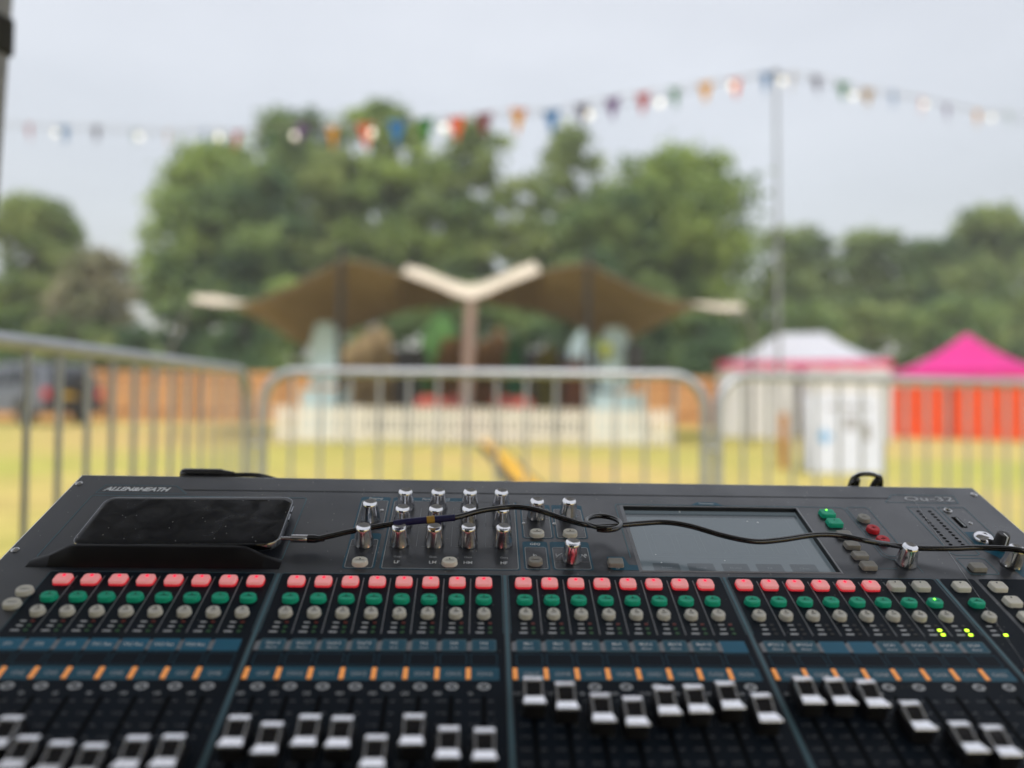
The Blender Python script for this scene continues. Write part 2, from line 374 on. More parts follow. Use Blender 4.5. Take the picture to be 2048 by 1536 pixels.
for k in range(13):
    t = k/6
    row = []
    for i in range(len(cols_px)):
        a, b, c = [at(cols_px[i], rw[i], dd)-so_ for dd, rw in rowsd]
        # smooth curve through three rows
        l0 = (t-1)*(t-2)/2; l1 = -t*(t-2); l2 = t*(t-1)/2
        row.append(a*l0+b*l1+c*l2)
    row = spline(row, 2); G.append(row)
nc = len(G[0])
def sheet_grid(G, off):
    b = MB(); n = len(G[0]); b.add([v+Vector((0, 0, off)) for r in G for v in r], [(j*n+i, j*n+i+1, (j+1)*n+i+1, (j+1)*n+i) for j in range(len(G)-1) for i in range(n-1)]); return b
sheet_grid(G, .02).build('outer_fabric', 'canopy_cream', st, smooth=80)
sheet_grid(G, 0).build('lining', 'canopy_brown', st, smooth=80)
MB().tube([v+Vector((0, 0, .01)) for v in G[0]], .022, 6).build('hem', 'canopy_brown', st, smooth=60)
def cpole(px, py, d, r, m, top=0, lean=0, par=None):
    a = at(px, py, d); a.z += top
    b = Vector((a.x+lean, a.y, 0))
    return MB().tube([b-so_, a-so_], [r*1.1, r], 10).build('pole', m, par or st, smooth=50)
cpole(942, 603, 17.62, .13, 'pole_grey', 0, -.12)
cpole(683, 524, 17.7, .07, 'pole_black', .45); cpole(1176, 530, 17.7, .07, 'pole_black', .4)
cpole(640, 640, 22.5, .06, 'pole_black', .1); cpole(1235, 640, 22.5, .06, 'pole_black', .1)
cpole(1503, 606, 18.5, .04, 'pole_black', .1)
cpole(350, 600, 18.5, .04, 'pole_black', .1)
for (a, da, b, db) in (((385, 596), 18, (262, 845), 17), ((1485, 612), 18, (1600, 855), 17), ((610, 690), 23.6, (520, 848), 25), ((1290, 664), 23.6, (1400, 848), 25)):
    p0 = at(*a, da); p1 = gnd(b[0], db); MB().tube([p0-so_, p1-so_], .015, 5).build('guy_rope', 'rope', st)
# platform and back wall
mat('stage_black', (.018, .017, .016), .8, var=.3, scale=2); mat('stage_deck', (.06, .05, .045), .7, var=.2, scale=3)
p0 = gnd(690, 23); p1 = gnd(1262, 23)
sg = thing('stage', 'low dark stage platform under the brown canopy', 'stage', (p0+p1)/2)
wd = (p1-p0).length
MB().box((0, 1.2, .42), (wd+1.0, 4.2, .06)).build('deck', 'stage_deck', sg)
MB().box((0, -.88, .2), (wd+1.0, .04, .39)).build('skirt', 'stage_black', sg)
for sx in (-1, 0, 1):
    for yy in (-.7, 3): MB().box((sx*(wd/2), yy, .195), (.08, .08, .39)).build('leg', 'stage_black', sg)
bw = thing('stage_backdrop', 'black fabric backdrop hanging at the rear of the stage', 'backdrop', (sg.location.x, sg.location.y+2.9, .45))
bk = MB(); nn = 60; vv = []
for j in (0, 1):
    for i in range(nn+1): vv.append((-wd/2+wd*i/nn, .06*math.sin(i*1.9), j*2.3))
for j in (0, 1):
    for i in range(nn+1): vv.append((-wd/2+wd*i/nn, .06*math.sin(i*1.9)+.02, j*2.3))
q = nn+1
bk.add(vv, [(i, i+1, q+i+1, q+i) for i in range(nn)]+[(2*q+i+1, 2*q+i, 3*q+i, 3*q+i+1) for i in range(nn)]); bk.build('curtain', 'stage_black', bw, smooth=70)
MB().tube([(-wd/2-.1, .01, 2.32), (wd/2+.1, .01, 2.32)], .025, 8).build('curtain_rail', 'pole_black', bw)
for s in (-1, 1): MB().tube([(s*(wd/2+.1), .01, 0), (s*(wd/2+.1), .01, 2.35)], .025, 8).build('upright', 'pole_black', bw)
# dressing on the stage: painted cut-outs, plants, kit
def cutout(name, label, cat, px, py0, py1, wpx, d, m, shape='round', th=.06, z0=None):
    a = at(px, py0, d); b = at(px, py1, d); W = wpx/F*d; H = a.z-b.z
    o = thing(name, label, cat, (b.x, b.y, b.z if z0 is None else z0)); H = a.z-o.location.z
    if shape == 'round': pol = [(W/2*math.cos(R(t)), H*.55+H*.45*math.sin(R(t))*(1+.08*math.sin(R(5*t)))) for t in range(-20, 201, 20)]+[(-W*.4, 0), (W*.4, 0)]
    elif shape == 'hump': pol = [(-W/2, 0), (-W/2, H*.45), (-W*.35, H*.7), (-W*.1, H*.96), (W*.12, H), (W*.34, H*.8), (W/2, H*.4), (W/2, 0)]
    else:
        rj = random.Random(px); pol = [(-W/2, 0), (-W*.5, H*rj.uniform(.6, .85)), (-W*.3, H*rj.uniform(.8, .97)), (-W*.05, H*rj.uniform(.86, 1)), (W*.15, H), (W*.36, H*rj.uniform(.72, .95)), (W*.5, H*rj.uniform(.55, .8)), (W/2, 0)]
    MB().prism(pol, -th/2, th/2, f=lambda x, y, z: (x, z, y)).build('board', m, o)
    MB().hexa([(-.04, .03, 0), (.04, .03, 0), (.04, .5, 0), (-.04, .5, 0), (-.04, .031, H*.7), (.04, .031, H*.7), (.04, .06, H*.7), (-.04, .06, H*.7)]).build('brace', 'fence_wood_dark', o)
    return o
mat('paint_green', srgb(84, 128, 70), .8, var=.55, scale=3); mat('paint_brown', srgb(104, 76, 48), .8, var=.55, scale=3, c2=srgb(140, 104, 60))
mat('paint_teal', srgb(58, 112, 84), .8, var=.55, scale=3); mat('paint_sand', srgb(140, 120, 92), .85, var=.55, scale=2, c2=srgb(190, 168, 130))
mat('paint_blue', srgb(168, 196, 206), .7, var=.12, scale=2, c2=srgb(190, 212, 220)); mat('paint_olive', srgb(112, 108, 44), .8, var=.55, scale=4)
mat('paint_lime', srgb(176, 190, 84), .8, var=.2, scale=3); mat('paint_rust', srgb(140, 92, 70), .8, var=.55, scale=3)
SZ = .451
cutout('scenery_board', 'sand coloured scenery board at the left of the stage', 'scenery', 735, 652, 800, 110, 24.2, 'paint_sand', 'rect', z0=SZ)
cutout('scenery_board', 'green rounded scenery board left of the pale central pole', 'scenery', 878, 625, 800, 75, 24.8, 'paint_green', 'rect', z0=SZ)
cutout('scenery_board', 'brown scenery board partly behind the pale central pole', 'scenery', 915, 665, 800, 95, 24.4, 'paint_brown', 'rect', z0=SZ)
cutout('scenery_board', 'brown scenery board just right of the pale central pole', 'scenery', 985, 650, 800, 80, 24.5, 'paint_brown', 'rect', z0=SZ)
cutout('scenery_board', 'small teal green board in the middle right of the stage', 'scenery', 1028, 668, 800, 40, 24.0, 'paint_teal', z0=SZ)
cutout('scenery_board', 'olive mottled board on the right half of the stage', 'scenery', 1095, 690, 800, 50, 23.9, 'paint_olive', z0=SZ)
cutout('scenery_board', 'rust coloured slanting board near the right stage edge', 'scenery', 1150, 705, 800, 46, 23.6, 'paint_rust', 'rect', z0=SZ)
cutout('scenery_board', 'pale grey blue board under the right canopy slope', 'scenery', 1160, 648, 800, 48, 24.6, 'paint_blue', 'rect', z0=SZ)
def speaker_stack(label, px, py0, wpx, d, m):
    b = gnd(px, d); W = wpx/F*d; H = at(px, py0, d).z
    o = thing('covered_stack', label, 'covered stack', b)
    s1 = MB(); pr = []
    for z, k in ((0, 1.0), (H*.42, .96), (H*.46, .62), (H*.8, .58), (H*.93, .5), (H, .32)):
        pr.append([(x*W*k+.03*math.sin(z*9+x*7), y*W*.7*k, z) for x, y in rrect(-.5, -.5, .5, .5, .14, 3)])
    s1.rings(pr[:2], True, True); s1.build('lower_cover', m, o, smooth=40)
    s2 = MB(); s2.rings(pr[2:], True, True); s2.build('upper_cover', m, o, smooth=40)
    return o
speaker_stack('pale blue cloth covered stack left of the stage', 650, 645, 92, 19.2, 'paint_blue')
speaker_stack('pale blue cloth covered stack right of the stage', 1228, 655, 105, 19.2, 'paint_blue')
# dark loudspeakers on poles at the stage sides
mat('speaker_black', (.02, .021, .023), .6)
def speaker(label, px, py, d):
    a = at(px, py, d); o = thing('loudspeaker', label, 'loudspeaker', (a.x, a.y, 0))
    MB().bbox((0, 0, a.z-.3), (.42, .4, .66), .05).build('cabinet', 'speaker_black', o)
    MB().lathe([(.15, 0), (.16, .015), (.11, .02)], 18, (0, -.205, a.z-.38), M=Matrix.Rotation(R(90), 4, 'X')).build('woofer', 'pole_black', o)
    MB().tube([(0, 0, .3), (0, 0, a.z-.6)], .02, 8).build('pole', 'pole_black', o)
    for k in range(3):
        t = R(90+120*k); MB().tube([(0, 0, .75), (.5*math.cos(t), .5*math.sin(t), .012)], .013, 6).build('leg', 'pole_black', o)
speaker('black loudspeaker on a tripod beside the right covered stack', 1270, 690, 18.6)
speaker('black loudspeaker on a tripod inside the left half of the stage front', 838, 700, 20.2)
mat('lime_shape', srgb(178, 190, 92), .7, var=.15)
ball = thing('balloon', 'yellow green balloon tied at the right covered stack', 'balloon', at(1212, 702, 18.8))
MB().lathe([(.008, -.2), (.05, -.17), (.14, -.07), (.175, .04), (.16, .13), (.09, .2), (.02, .222)], 16).build('skin', 'lime_shape', ball, smooth=60)
MB().tube([(0, 0, -.2), (.05, .1, -.8), (.0, .1, -1.4)], .006, 5).build('string', 'rope', ball)

# ---------------------------------------------------------------- white picket fence in front of the stage
mat('picket_white', srgb(232, 227, 218), .7, var=.07, scale=4)
pA = gnd(556, 17.0); pB = gnd(1337, 17.0)
pl = (pB-pA).length
pf = thing('picket_fence', 'low white picket fence across the front of the stage', 'fence', pA, math.atan2(pB.y-pA.y, pB.x-pA.x))
pk = MB().prism([(-.042, .04), (.042, .04), (.042, .8), (0, .87), (-.042, .8)], -.011, .011, f=lambda x, y, z: (x, z, y)).data('picket', 'picket_white')
npk = int(pl/.142)
for i in range(npk+1): put('picket', pk, pf, (i*pl/npk, 0, 0))
for zz in (.25, .64):
    MB().box((pl/2, .031, zz), (pl, .036, .075)).build('rail', 'picket_white', pf)
for i in range(6): MB().bbox((i*pl/5, .1, .42), (.08, .08, .84), .01).build('post', 'picket_white', pf)
# flower tubs behind the pickets
mat('tub_dark', (.05, .045, .04), .8); mat('petal_red', srgb(176, 70, 80), .7, var=.25, scale=9, c2=srgb(214, 126, 116)); mat('petal_pink', srgb(224, 120, 110), .7, var=.3, scale=9)
for px, wpx, mm, lb in ((862, 55, 'petal_pink', 'leftmost tub of pink flowers behind the picket fence'), (918, 52, 'petal_red', 'tub of red flowers at the foot of the pale central pole'),
                        (1012, 60, 'petal_red', 'tub of coral red flowers right of the central pole'), (1044, 40, 'petal_pink', 'small tub of pink flowers, rightmost of the tubs')):
    b = gnd(px, 17.9); W = wpx/F*17.9
    o = thing('flower_tub', lb, 'flower tub', b, 0, 'flower tubs behind the picket fence')
    MB().lathe([(W*.36, 0), (W*.42, .5), (W*.39, .5), (W*.37, .46)], 14).build('tub', 'tub_dark', o, smooth=40)
    put('blossoms', crown_mesh('blossoms', [(W*.2*math.cos(k), W*.2*math.sin(k), .92+.06*(k % 2), W*.32, W*.3, .13) for k in range(5)], 420, .05, mm, int(px)), o)
    put('leaves', crown_mesh('leaves', [(0, 0, .66, W*.45, W*.42, .2)], 260, .06, 'leaf_mid', int(px)+1), o)

# ---------------------------------------------------------------- party tents
mat('tent_white', srgb(212, 215, 226), .7, var=.03, scale=3, trans=.25); mat('tent_pink', srgb(224, 36, 146), .65, var=.05, scale=2, trans=.2)
mat('tent_orange', srgb(250, 100, 46), .7, var=.06, scale=2, trans=.3); mat('tent_red', srgb(190, 44, 40), .7, var=.05, trans=.2); mat('alu', srgb(190, 192, 194), .35, metal=.7, var=.06)
mat('tent_wall', srgb(246, 247, 252), .7, var=.02, scale=3, trans=.3); mat('tent_band', srgb(232, 60, 132), .65, var=.05, scale=2, trans=.15)  # white wall cloth coloured lighter than the roof to offset its shading
mat('grey_print', srgb(150, 148, 150), .8, var=.2)
mat('cream_band', srgb(214, 190, 172), .75, var=.04)
def party_tent(label, pxl, pxr, d, eave_py, apex_py, ridge, mroof, mval, mwall, depth, door=None, lowval=None):
    a = gnd(pxl, d); b = gnd(pxr, d); brg = math.atan2((a+b).x, (a+b).y); W = (b-a).length*math.cos(brg); ez = at((pxl+pxr)/2, eave_py, d).z; az = at((pxl+pxr)/2, apex_py, d+depth/2).z
    o = thing('party_tent', label, 'tent', (a+b)/2, -brg)
    rb = MB(); NS = 10
    def ring(t):  # t 0 eave .. 1 ridge, concave roof
        k = 1-t; z = ez+(az-ez)*(t**1.55); hx = W/2*k+ridge/2*t; hy = depth/2*k+.02*t
        pts = []
        for sx, sy in ((-1, -1), (1, -1), (1, 1), (-1, 1)): pts.append((sx*hx, depth/2+sy*hy, z))
        o2 = []
        for i in range(4):
            p, q = Vector(pts[i]), Vector(pts[(i+1) % 4])
            for j in range(8): o2.append(p.lerp(q, j/8))
        return o2
    rb.rings([ring(i/NS) for i in range(NS+1)], False, True); rb.build('roof', mroof, o, smooth=50)
    vh = .24
    for (x0, y0, x1, y1) in ((-W/2, 0, W/2, 0), (W/2, 0, W/2, depth), (W/2, depth, -W/2, depth), (-W/2, depth, -W/2, 0)):
        q = MB(); d_ = Vector((x1-x0, y1-y0, 0)).normalized(); nrm = Vector((d_.y, -d_.x, 0))*.012
        nseg = 24; V = []
        for zz in (ez+.01, ez-vh):
            for i in range(nseg+1):
                pnt = Vector((x0, y0, 0)).lerp(Vector((x1, y1, 0)), i/nseg)
                V.append(pnt+nrm*(1+.9*math.sin(i*1.3)*(1 if zz < ez else 0))+Vector((0, 0, zz+(.05*abs(math.sin(i*math.pi/4)) if zz < ez else 0))))
        q.add(V, [(i, nseg+1+i, nseg+2+i, i+1) for i in range(nseg)]); q.build('valance', mval, o, smooth=60)
    if lowval:
        q = MB(); q.box((0, -.03, ez-vh-.1), (W, .012, .2)); q.build('header_band', lowval, o)
    for sx in (-1, 1):
        for yy in (.03, depth-.03): MB().box((sx*(W/2-.03), yy, ez/2), (.045, .045, ez)).build('leg', 'alu', o)
    walls = [((W/2-.05, .06), (W/2-.05, depth-.06)), ((W/2-.06, depth-.05), (-W/2+.06, depth-.05)), ((-W/2+.05, depth-.06), (-W/2+.05, .06))]
    fx = [-W/2+.06, W/2-.06]
    if door:
        for u0, u1 in door: walls.append(((-W/2+W*u0, .02), (-W/2+W*u1, .02)))
    else: walls.append(((fx[0], .02), (fx[1], .02)))
    for (x0, y0), (x1, y1) in walls:
        q = MB(); n_ = max(4, int(math.hypot(x1-x0, y1-y0)/.12)); V = []
        dd = Vector((x1-x0, y1-y0)).normalized(); nn_ = Vector((-dd.y, dd.x))
        for lay in (0, .008):
            for zz in (.02, ez-.02):
                for i in range(n_+1):
                    t = i/n_; wv = .018*math.sin(i*1.7)*(1 if zz < 1 else .3)
                    V.append((lerp(x0, x1, t)+nn_.x*(wv+lay), lerp(y0, y1, t)+nn_.y*(wv+lay), zz))
        k = n_+1
        q.add(V, [(i, i+1, k+i+1, k+i) for i in range(n_)]+[(2*k+i+1, 2*k+i, 3*k+i, 3*k+i+1) for i in range(n_)]); q.build('side_wall', mwall, o, smooth=70)
    return o, W, ez
tw, tW, tez = party_tent('white party tent with a pink valance by the bunting pole', 1427, 1778, 21.5, 722, 667, 1.35, 'tent_white', 'tent_band', 'tent_wall', 3.0, door=[(.012, .47), (.53, .988)])
tp, pW, pez = party_tent('bright pink party tent with orange walls at the right edge', 1768, 2100, 22.3, 742, 670, .12, 'tent_pink', 'tent_pink', 'tent_orange', 3.6, door=[(.012, .37), (.41, .988)], lowval='cream_band')
MB().box((-pW/2+pW*.39, .3, 1.0), (.3, .02, 1.9)).build('door_flap', 'tent_red', tp)
# table inside white tent door
tb = thing('folding_table', 'brown folding table inside the white tent doorway', 'table', gnd(1650, 22.6))
MB().bbox((0, 0, .74), (1.3, .6, .04), .01).build('top', 'paint_rust', tb)
for sx in (-1, 1):
    for sy in (-1, 1): MB().box((sx*.55, sy*.24, .36), (.04, .04, .72)).build('leg', 'pole_black', tb)

# ---------------------------------------------------------------- white display board on the grass
mat('board_white', srgb(206, 211, 226), .6, var=.03, scale=5); mat('mark_blue', srgb(110, 168, 214), .7)
bp = gnd(1683, 10.9)
bo = thing('display_board', 'white free-standing display board with a small blue mark', 'board', bp, R(-4))
bwid = 1.05; bh = 1.14
for s in (-1, 1):
    ro = Matrix.Rotation(R(-9*s), 4, 'X')
    pnl = MB(); pnl.bbox((0, 0, bh/2), (bwid, .02, bh), .006)
    q = pnl.build('panel', 'board_white', bo, (0, s*.19-.0, .01)); q.rotation_euler = (R(9*s), 0, 0)
    if s == -1:
        for cx, cz, sx, sz, mm in ((-.28, .52, .07, .2, 'mark_blue'), (-.28, .52, .2, .07, 'mark_blue'), (.1, .72, .16, .2, 'grey_print'), (.3, .6, .14, .26, 'grey_print'), (.08, .95, .6, .05, 'grey_print')):
            MB().box((cx, -.0125 if sx < sz else -.0135, cz), (sx, .003, sz)).build('print_mark', mm, q)
MB().tube([(-.5, 0, bh*.985), (.5, 0, bh*.985)], .02, 8).build('hinge', 'alu', bo)

# ---------------------------------------------------------------- tall bunting pole
mat('pole_galv', srgb(146, 150, 156), .45, metal=.5, var=.08, scale=6); mat('stake', srgb(186, 130, 76), .85, var=.2, scale=5)
pd = 11.6; pt = at(1552, 150, pd); pb = gnd(1560, pd)
po = thing('bunting_pole', 'tall thin grey pole strapped to a wooden stake', 'pole', pb)
MB().tube([(0, 0, 0), pt-pb], [.033, .025], 10).build('tube', 'pole_galv', po, smooth=60)
MB().bbox((.02, -.085, .42), (.11, .09, .86), .01).build('stake', 'stake', po)
for z in (.3, .7): MB().lathe([(.062, -.02), (.062, .02)], 12, (.0, -.03, z)).build('strap', 'pole_black', po)
MB().lathe([(.05, 0), (.055, .05), (.02, .08)], 10, tuple(pt-pb)).build('cap', 'pole_black', po, smooth=40)

# bunting and festoon lights
BC = dict(r=(186, 62, 60), b=(46, 124, 190), p=(106, 62, 130), g=(58, 130, 66), o=(224, 104, 52), y=(222, 168, 54), m=(128, 44, 54), k=(92, 82, 104), t=(180, 150, 96), e=(120, 160, 120))
for k, c in BC.items(): mat('flag_'+k, srgb(*c), .7, var=.08, scale=8, trans=.35)
c5 = [(108, 300, 'r'), (240, 308, 'b'), (360, 308, 'k'), (500, 320, 'g'), (625, 325, 'y'), (762, 322, 'b'), (885, 332, 'r'), (1005, 325, 'g'), (1125, 305, 'p'), (1240, 318, 'y'), (1362, 310, 'o'), (1478, 300, 'b'), (1585, 290, 'g'), (1700, 285, 'o'), (1803, 270, 'm'), (1930, 260, 'y')]
c6 = [(72, 265, 'o'), (203, 270, 'b'), (320, 245, 'k'), (440, 220, 'p'), (560, 200, 'r'), (682, 182, 'g'), (803, 158, 'y'), (918, 145, 'o'), (1040, 120, 'b'), (1145, 120, 't'), (1235, 130, 'k'), (1340, 155, 'g'), (1435, 180, 't'), (1535, 190, 'b'), (1650, 215, 'o'), (1745, 240, 'p'), (1865, 262, 'y'), (1985, 265, 'e')]
flags = [(x/1.862, 100+y/1.862, c) for x, y, c in c5]+[(1000+x/1.954, 100+y/1.954, c) for x, y, c in c6]
def bd_(px):
    if px < 780: return lerp(15.5, 9.2, max(0, (px+60)/840))
    if px < 1553: return lerp(9.2, 11.6, (px-780)/773)
    return lerp(11.6, 15.5, (px-1553)/520)
def bunting(label, fl, ends):
    o = thing('bunting', label, 'bunting', ends[0][1] if ends[0][0] == 's' else pt)
    org = o.location.copy(); pts = []
    for px, py, c in fl:
        d = bd_(px); pts.append(at(px, py-20*9.2/d, d))
    path = ([ends[0][1]] if ends[0][0] == 's' else [])+pts+[e[1] for e in ends[1:]]
    if ends[0][0] == 'p': path = [pt]+path
    MB().tube([p-org for p in spline(path, 4)], .007, 5).build('cord', 'rope', o)
    for i, (px, py, c) in enumerate(fl):
        p = pts[i]; nx = (pts[min(i+1, len(pts)-1)]-pts[max(i-1, 0)]).normalized(); tw_ = random.uniform(-.5, .5)
        nx = Vector((nx.x*math.cos(tw_)-nx.y*math.sin(tw_), nx.x*math.sin(tw_)+nx.y*math.cos(tw_), nx.z*.6)).normalized()
        nn_ = nx.cross(Vector((0, 0, 1))).normalized(); wv = .122; hh = .335; q = MB(); V = []
        sw = nn_*random.uniform(-.06, .06)
        for lay in (0, .004):
            off = nn_*lay
            V += [-nx*wv+off, nx*wv+off, -nx*wv*.5-Vector((0, 0, hh*.5))+sw*.4+off, nx*wv*.5-Vector((0, 0, hh*.5))+sw*.4+off, -Vector((0, 0, hh))+sw+off]
        q.add(V, [(0, 2, 3, 1), (2, 4, 3), (5, 6, 8, 7), (7, 8, 9), (0, 1, 6, 5), (1, 3, 8, 6), (3, 4, 9, 8), (4, 2, 7, 9), (2, 0, 5, 7)])
        q.build('flag', 'flag_'+c, o, p-org)
lf = [f for f in flags if f[0] < 1550]; rf = [f for f in flags if f[0] > 1550]
bunting('long multicoloured bunting swooping from the left to the tall pole', lf, [('s', at(-90, 236, 15.8)), ('e', pt)])
bunting('shorter bunting falling from the tall pole to the right edge', rf, [('p', pt), ('e', at(2150, 262, 16.2))])
mat('bulb_lit', (.9, .88, .8), .2, emit=(1, .95, .8), estr=.75); mat('bulb_cap', (.02, .02, .02), .5)
bulbs = [(x/1.862, 100+y/1.862) for x, y in ((208, 312), (520, 325), (815, 325), (1097, 318), (1385, 305), (1655, 285))]+[(1000+x/1.954, 100+y/1.954) for x, y in ((350, 250), (625, 205), (905, 140), (1105, 120), (1380, 180), (1660, 215), (1920, 268))]
fo = thing('festoon_lights', 'string of round white festoon bulbs running along the bunting', 'string lights', pt)
bp_ = [at(px, py-10, bd_(px)-.25) for px, py in bulbs]
MB().tube([p-pt for p in spline([at(-90, 250, 15.5)]+bp_+[at(2150, 270, 16)], 5)], .006, 5).build('cord', 'bulb_cap', fo)
bmesh_ = MB().lathe([(.01, -.125), (.026, -.115), (.036, -.092), (.036, -.072), (.025, -.045), (.02, -.035)], 14).data('bulb', 'bulb_lit', 60)
cmesh_ = MB().lathe([(.02, -.04), (.022, 0), (.012, .012)], 10).data('lamp_holder', 'bulb_cap', 40)
for p in bp_:
    b = put('bulb', bmesh_, fo, p-pt); put('lamp_holder', cmesh_, b)

# ---------------------------------------------------------------- cable protector across the grass
mat('ramp_black', (.03, .03, .032), .8, var=.2, scale=10); mat('ramp_yellow', srgb(236, 182, 44), .6, var=.1, scale=6)
cp = spline([gnd(968, 17.6), gnd(986, 15), gnd(1008, 12.6), gnd(1036, 9.8), gnd(1085, 7.4), gnd(1150, 5.5)], 4)
co = thing('cable_protector', 'black and yellow cable protector ramp crossing the grass to the stage', 'cable ramp', cp[-1])
seg = []
Ls = [0]
for a, b in zip(cp, cp[1:]): Ls.append(Ls[-1]+(b-a).length)
def along(s):
    for i in range(len(cp)-1):
        if Ls[i+1] >= s: return cp[i].lerp(cp[i+1], (s-Ls[i])/(Ls[i+1]-Ls[i]))
    return cp[-1]
s = 0; sl_ = .9
rm = MB().prism([(-.22, .004), (.22, .004), (.11, .05), (-.11, .05)], -sl_/2+.01, sl_/2-.01, f=lambda x, y, z: (x, z, y)).data('ramp_segment', 'ramp_black')
ld = MB().bbox((0, 0, .057), (.2, sl_-.03, .02), .006).data('lid', 'ramp_yellow')
while s+sl_ < Ls[-1]:
    a, b = along(s), along(s+sl_); mid = (a+b)/2; an = math.atan2(b.y-a.y, b.x-a.x)-math.pi/2
    q = put('ramp_segment', rm, co, mid-co.location, (0, 0, an)); put('lid', ld, q); s += sl_

# ---------------------------------------------------------------- crowd barriers
mat('galv', srgb(172, 176, 182), .42, metal=.55, var=.12, scale=9, rvar=.08)
def barrier_data():
    Lb, Hb, r = 2.0, 1.1, .15
    path = [(0, 0, .2), (0, 0, Hb-r)]+[(r-r*math.cos(R(a)), 0, Hb-r+r*math.sin(R(a))) for a in (15, 30, 45, 60, 75, 90)]+[(Lb-r+r*math.sin(R(a)), 0, Hb-r+r*math.cos(R(a))) for a in (0, 15, 30, 45, 60, 75, 90)]+[(Lb, 0, .2)]
    fr = MB().tube(path, .021, 10).data('frame', 'galv', 60)
    lo = MB().tube([(0, 0, .2), (Lb, 0, .2)], .019, 10).data('bottom_rail', 'galv', 60)
    bar = MB().tube([(0, 0, .2), (0, 0, Hb-.01)], .0085, 8).data('bar', 'galv', 60)
    ft_ = MB(); ft_.tube([(0, -.3, .015), (0, -.2, .04), (0, 0, .2)], .017, 8); ft_.tube([(0, .3, .015), (0, .2, .04), (0, 0, .2)], .017, 8)
    return Lb, fr, lo, bar, ft_.data('foot', 'galv', 60)
Lb, b_fr, b_lo, b_bar, b_ft = barrier_data()
b_hk = MB().tube([(0, 0, 0), (.03, 0, .005), (.042, 0, -.01), (.042, 0, -.07)], .006, 6).data('hook', 'galv', 60)
b_ey = MB().tube([(-.0-.028+.024*math.cos(R(a)), .024*math.sin(R(a)), 0) for a in range(0, 360, 30)], .006, 6, closed=True).data('eye', 'galv', 60)
def barrier(label, p, q, tilt=0):
    o = thing('crowd_barrier', label, 'barrier', p, math.atan2(q.y-p.y, q.x-p.x), 'crowd barriers round the sound desk'); o.rotation_euler[0] = tilt
    put('frame', b_fr, o); put('bottom_rail', b_lo, o)
    nb_ = 14
    for i in range(1, nb_+1): put('bar', b_bar, o, (Lb*i/(nb_+1), 0, 0))
    for x in (.22, Lb-.22): put('foot', b_ft, o, (x, 0, 0))
    for z in (.42, .8): put('hook', b_hk, o, (Lb, 0, z)); put('eye', b_ey, o, (0, 0, z-.03))
    return o
def xy(px, d): p = gnd(px, d); return p
barrier('steel crowd barrier directly in front of the stage, middle one of three', xy(526, 3.42), xy(1412, 3.36))
lb0 = xy(497, 3.42); barrier('steel crowd barrier running towards the viewer at the left', lb0+Vector((.03, -2.0, 0)), lb0)
barrier('steel crowd barrier in front of the party tents at the right', xy(1436, 3.36), xy(2230, 4.15))

# ================================================================ SOUND DESK POSITION
# gazebo over the desk: its dark roof shades the desk, one leg shows at the upper left
mat('gazebo_black', (.015, .015, .017), .8, var=.2, scale=3)
gl = Vector((-1.172, 1.69, 0)); ga = R(-19); GS = 3.0; gh = 2.12
gz = thing('gazebo', 'gazebo over the sound desk, only one grey and black leg visible', 'gazebo', gl, ga)
for i, (x, y) in enumerate(((0, 0), (GS, 0), (GS, -GS), (0, -GS))):
    sp = -.13 if x == 0 else .13         # legs splay outwards
    lx = lambda z: x+sp*(1-z/gh)
    def upright(x0, x1, d, nm, mm):
        MB().hexa([(lx(z)+xx, y+yy, z) for z in (0, gh) for xx, yy in ((x0, -d), (x1, -d), (x1, d), (x0, d))]).build(nm, mm, gz)
    mat('leg_grey', srgb(128, 128, 132), .45, metal=.4, var=.1); upright(-.008, .02, .02, 'leg', 'leg_grey'); upright(-.034, -.0081, .024, 'leg_edge', 'gazebo_black')
    MB().bbox((lx(1.80)-.006, y, 1.80), (.062, .062, .09), .006).build('bracket', 'gazebo_black', gz)
    MB().box((lx(0), y, .006), (.12, .12, .012)).build('foot_plate', 'alu', gz)
rf_ = MB(); a = [(-.03, .03, gh), (GS+.03, .03, gh), (GS+.03, -GS-.03, gh), (-.03, -GS-.03, gh)]
rf_.add(a+[(GS/2, -GS/2, gh+.85)], [(0, 1, 4), (1, 2, 4), (2, 3, 4), (3, 0, 4)]); mat('gazebo_roof', (.17, .175, .195), .8, var=.1, scale=3, trans=.5); rf_.build('roof', 'gazebo_roof', gz)
for (x0, y0, x1, y1) in ((GS, -GS, 0, -GS),):       # unseen cloth back wall, added to keep reflections in knobs and caps dark
    q = MB(); V = []; n_ = 30; dd = Vector((x1-x0, y1-y0)).normalized()
    for lay in (0, .01):
        for zz in (.02, gh-.02):
            for i in range(n_+1): V.append((lerp(x0, x1, i/n_)+dd.y*(lay+.02*math.sin(i*1.9)), lerp(y0, y1, i/n_)-dd.x*(lay+.02*math.sin(i*1.9)), zz))
    k = n_+1; q.add(V, [(i, i+1, k+i+1, k+i) for i in range(n_)]+[(2*k+i+1, 2*k+i, 3*k+i, 3*k+i+1) for i in range(n_)]); q.build('side_wall', 'gazebo_black', gz, smooth=70)
for (x0, y0, x1, y1) in ((0, 0, GS, 0), (GS, 0, GS, -GS), (GS, -GS, 0, -GS), (0, -GS, 0, 0)):
    MB().tube([(x0, y0, gh-.03), (x1, y1, gh-.03)], .014, 6).build('roof_bar', 'alu', gz)

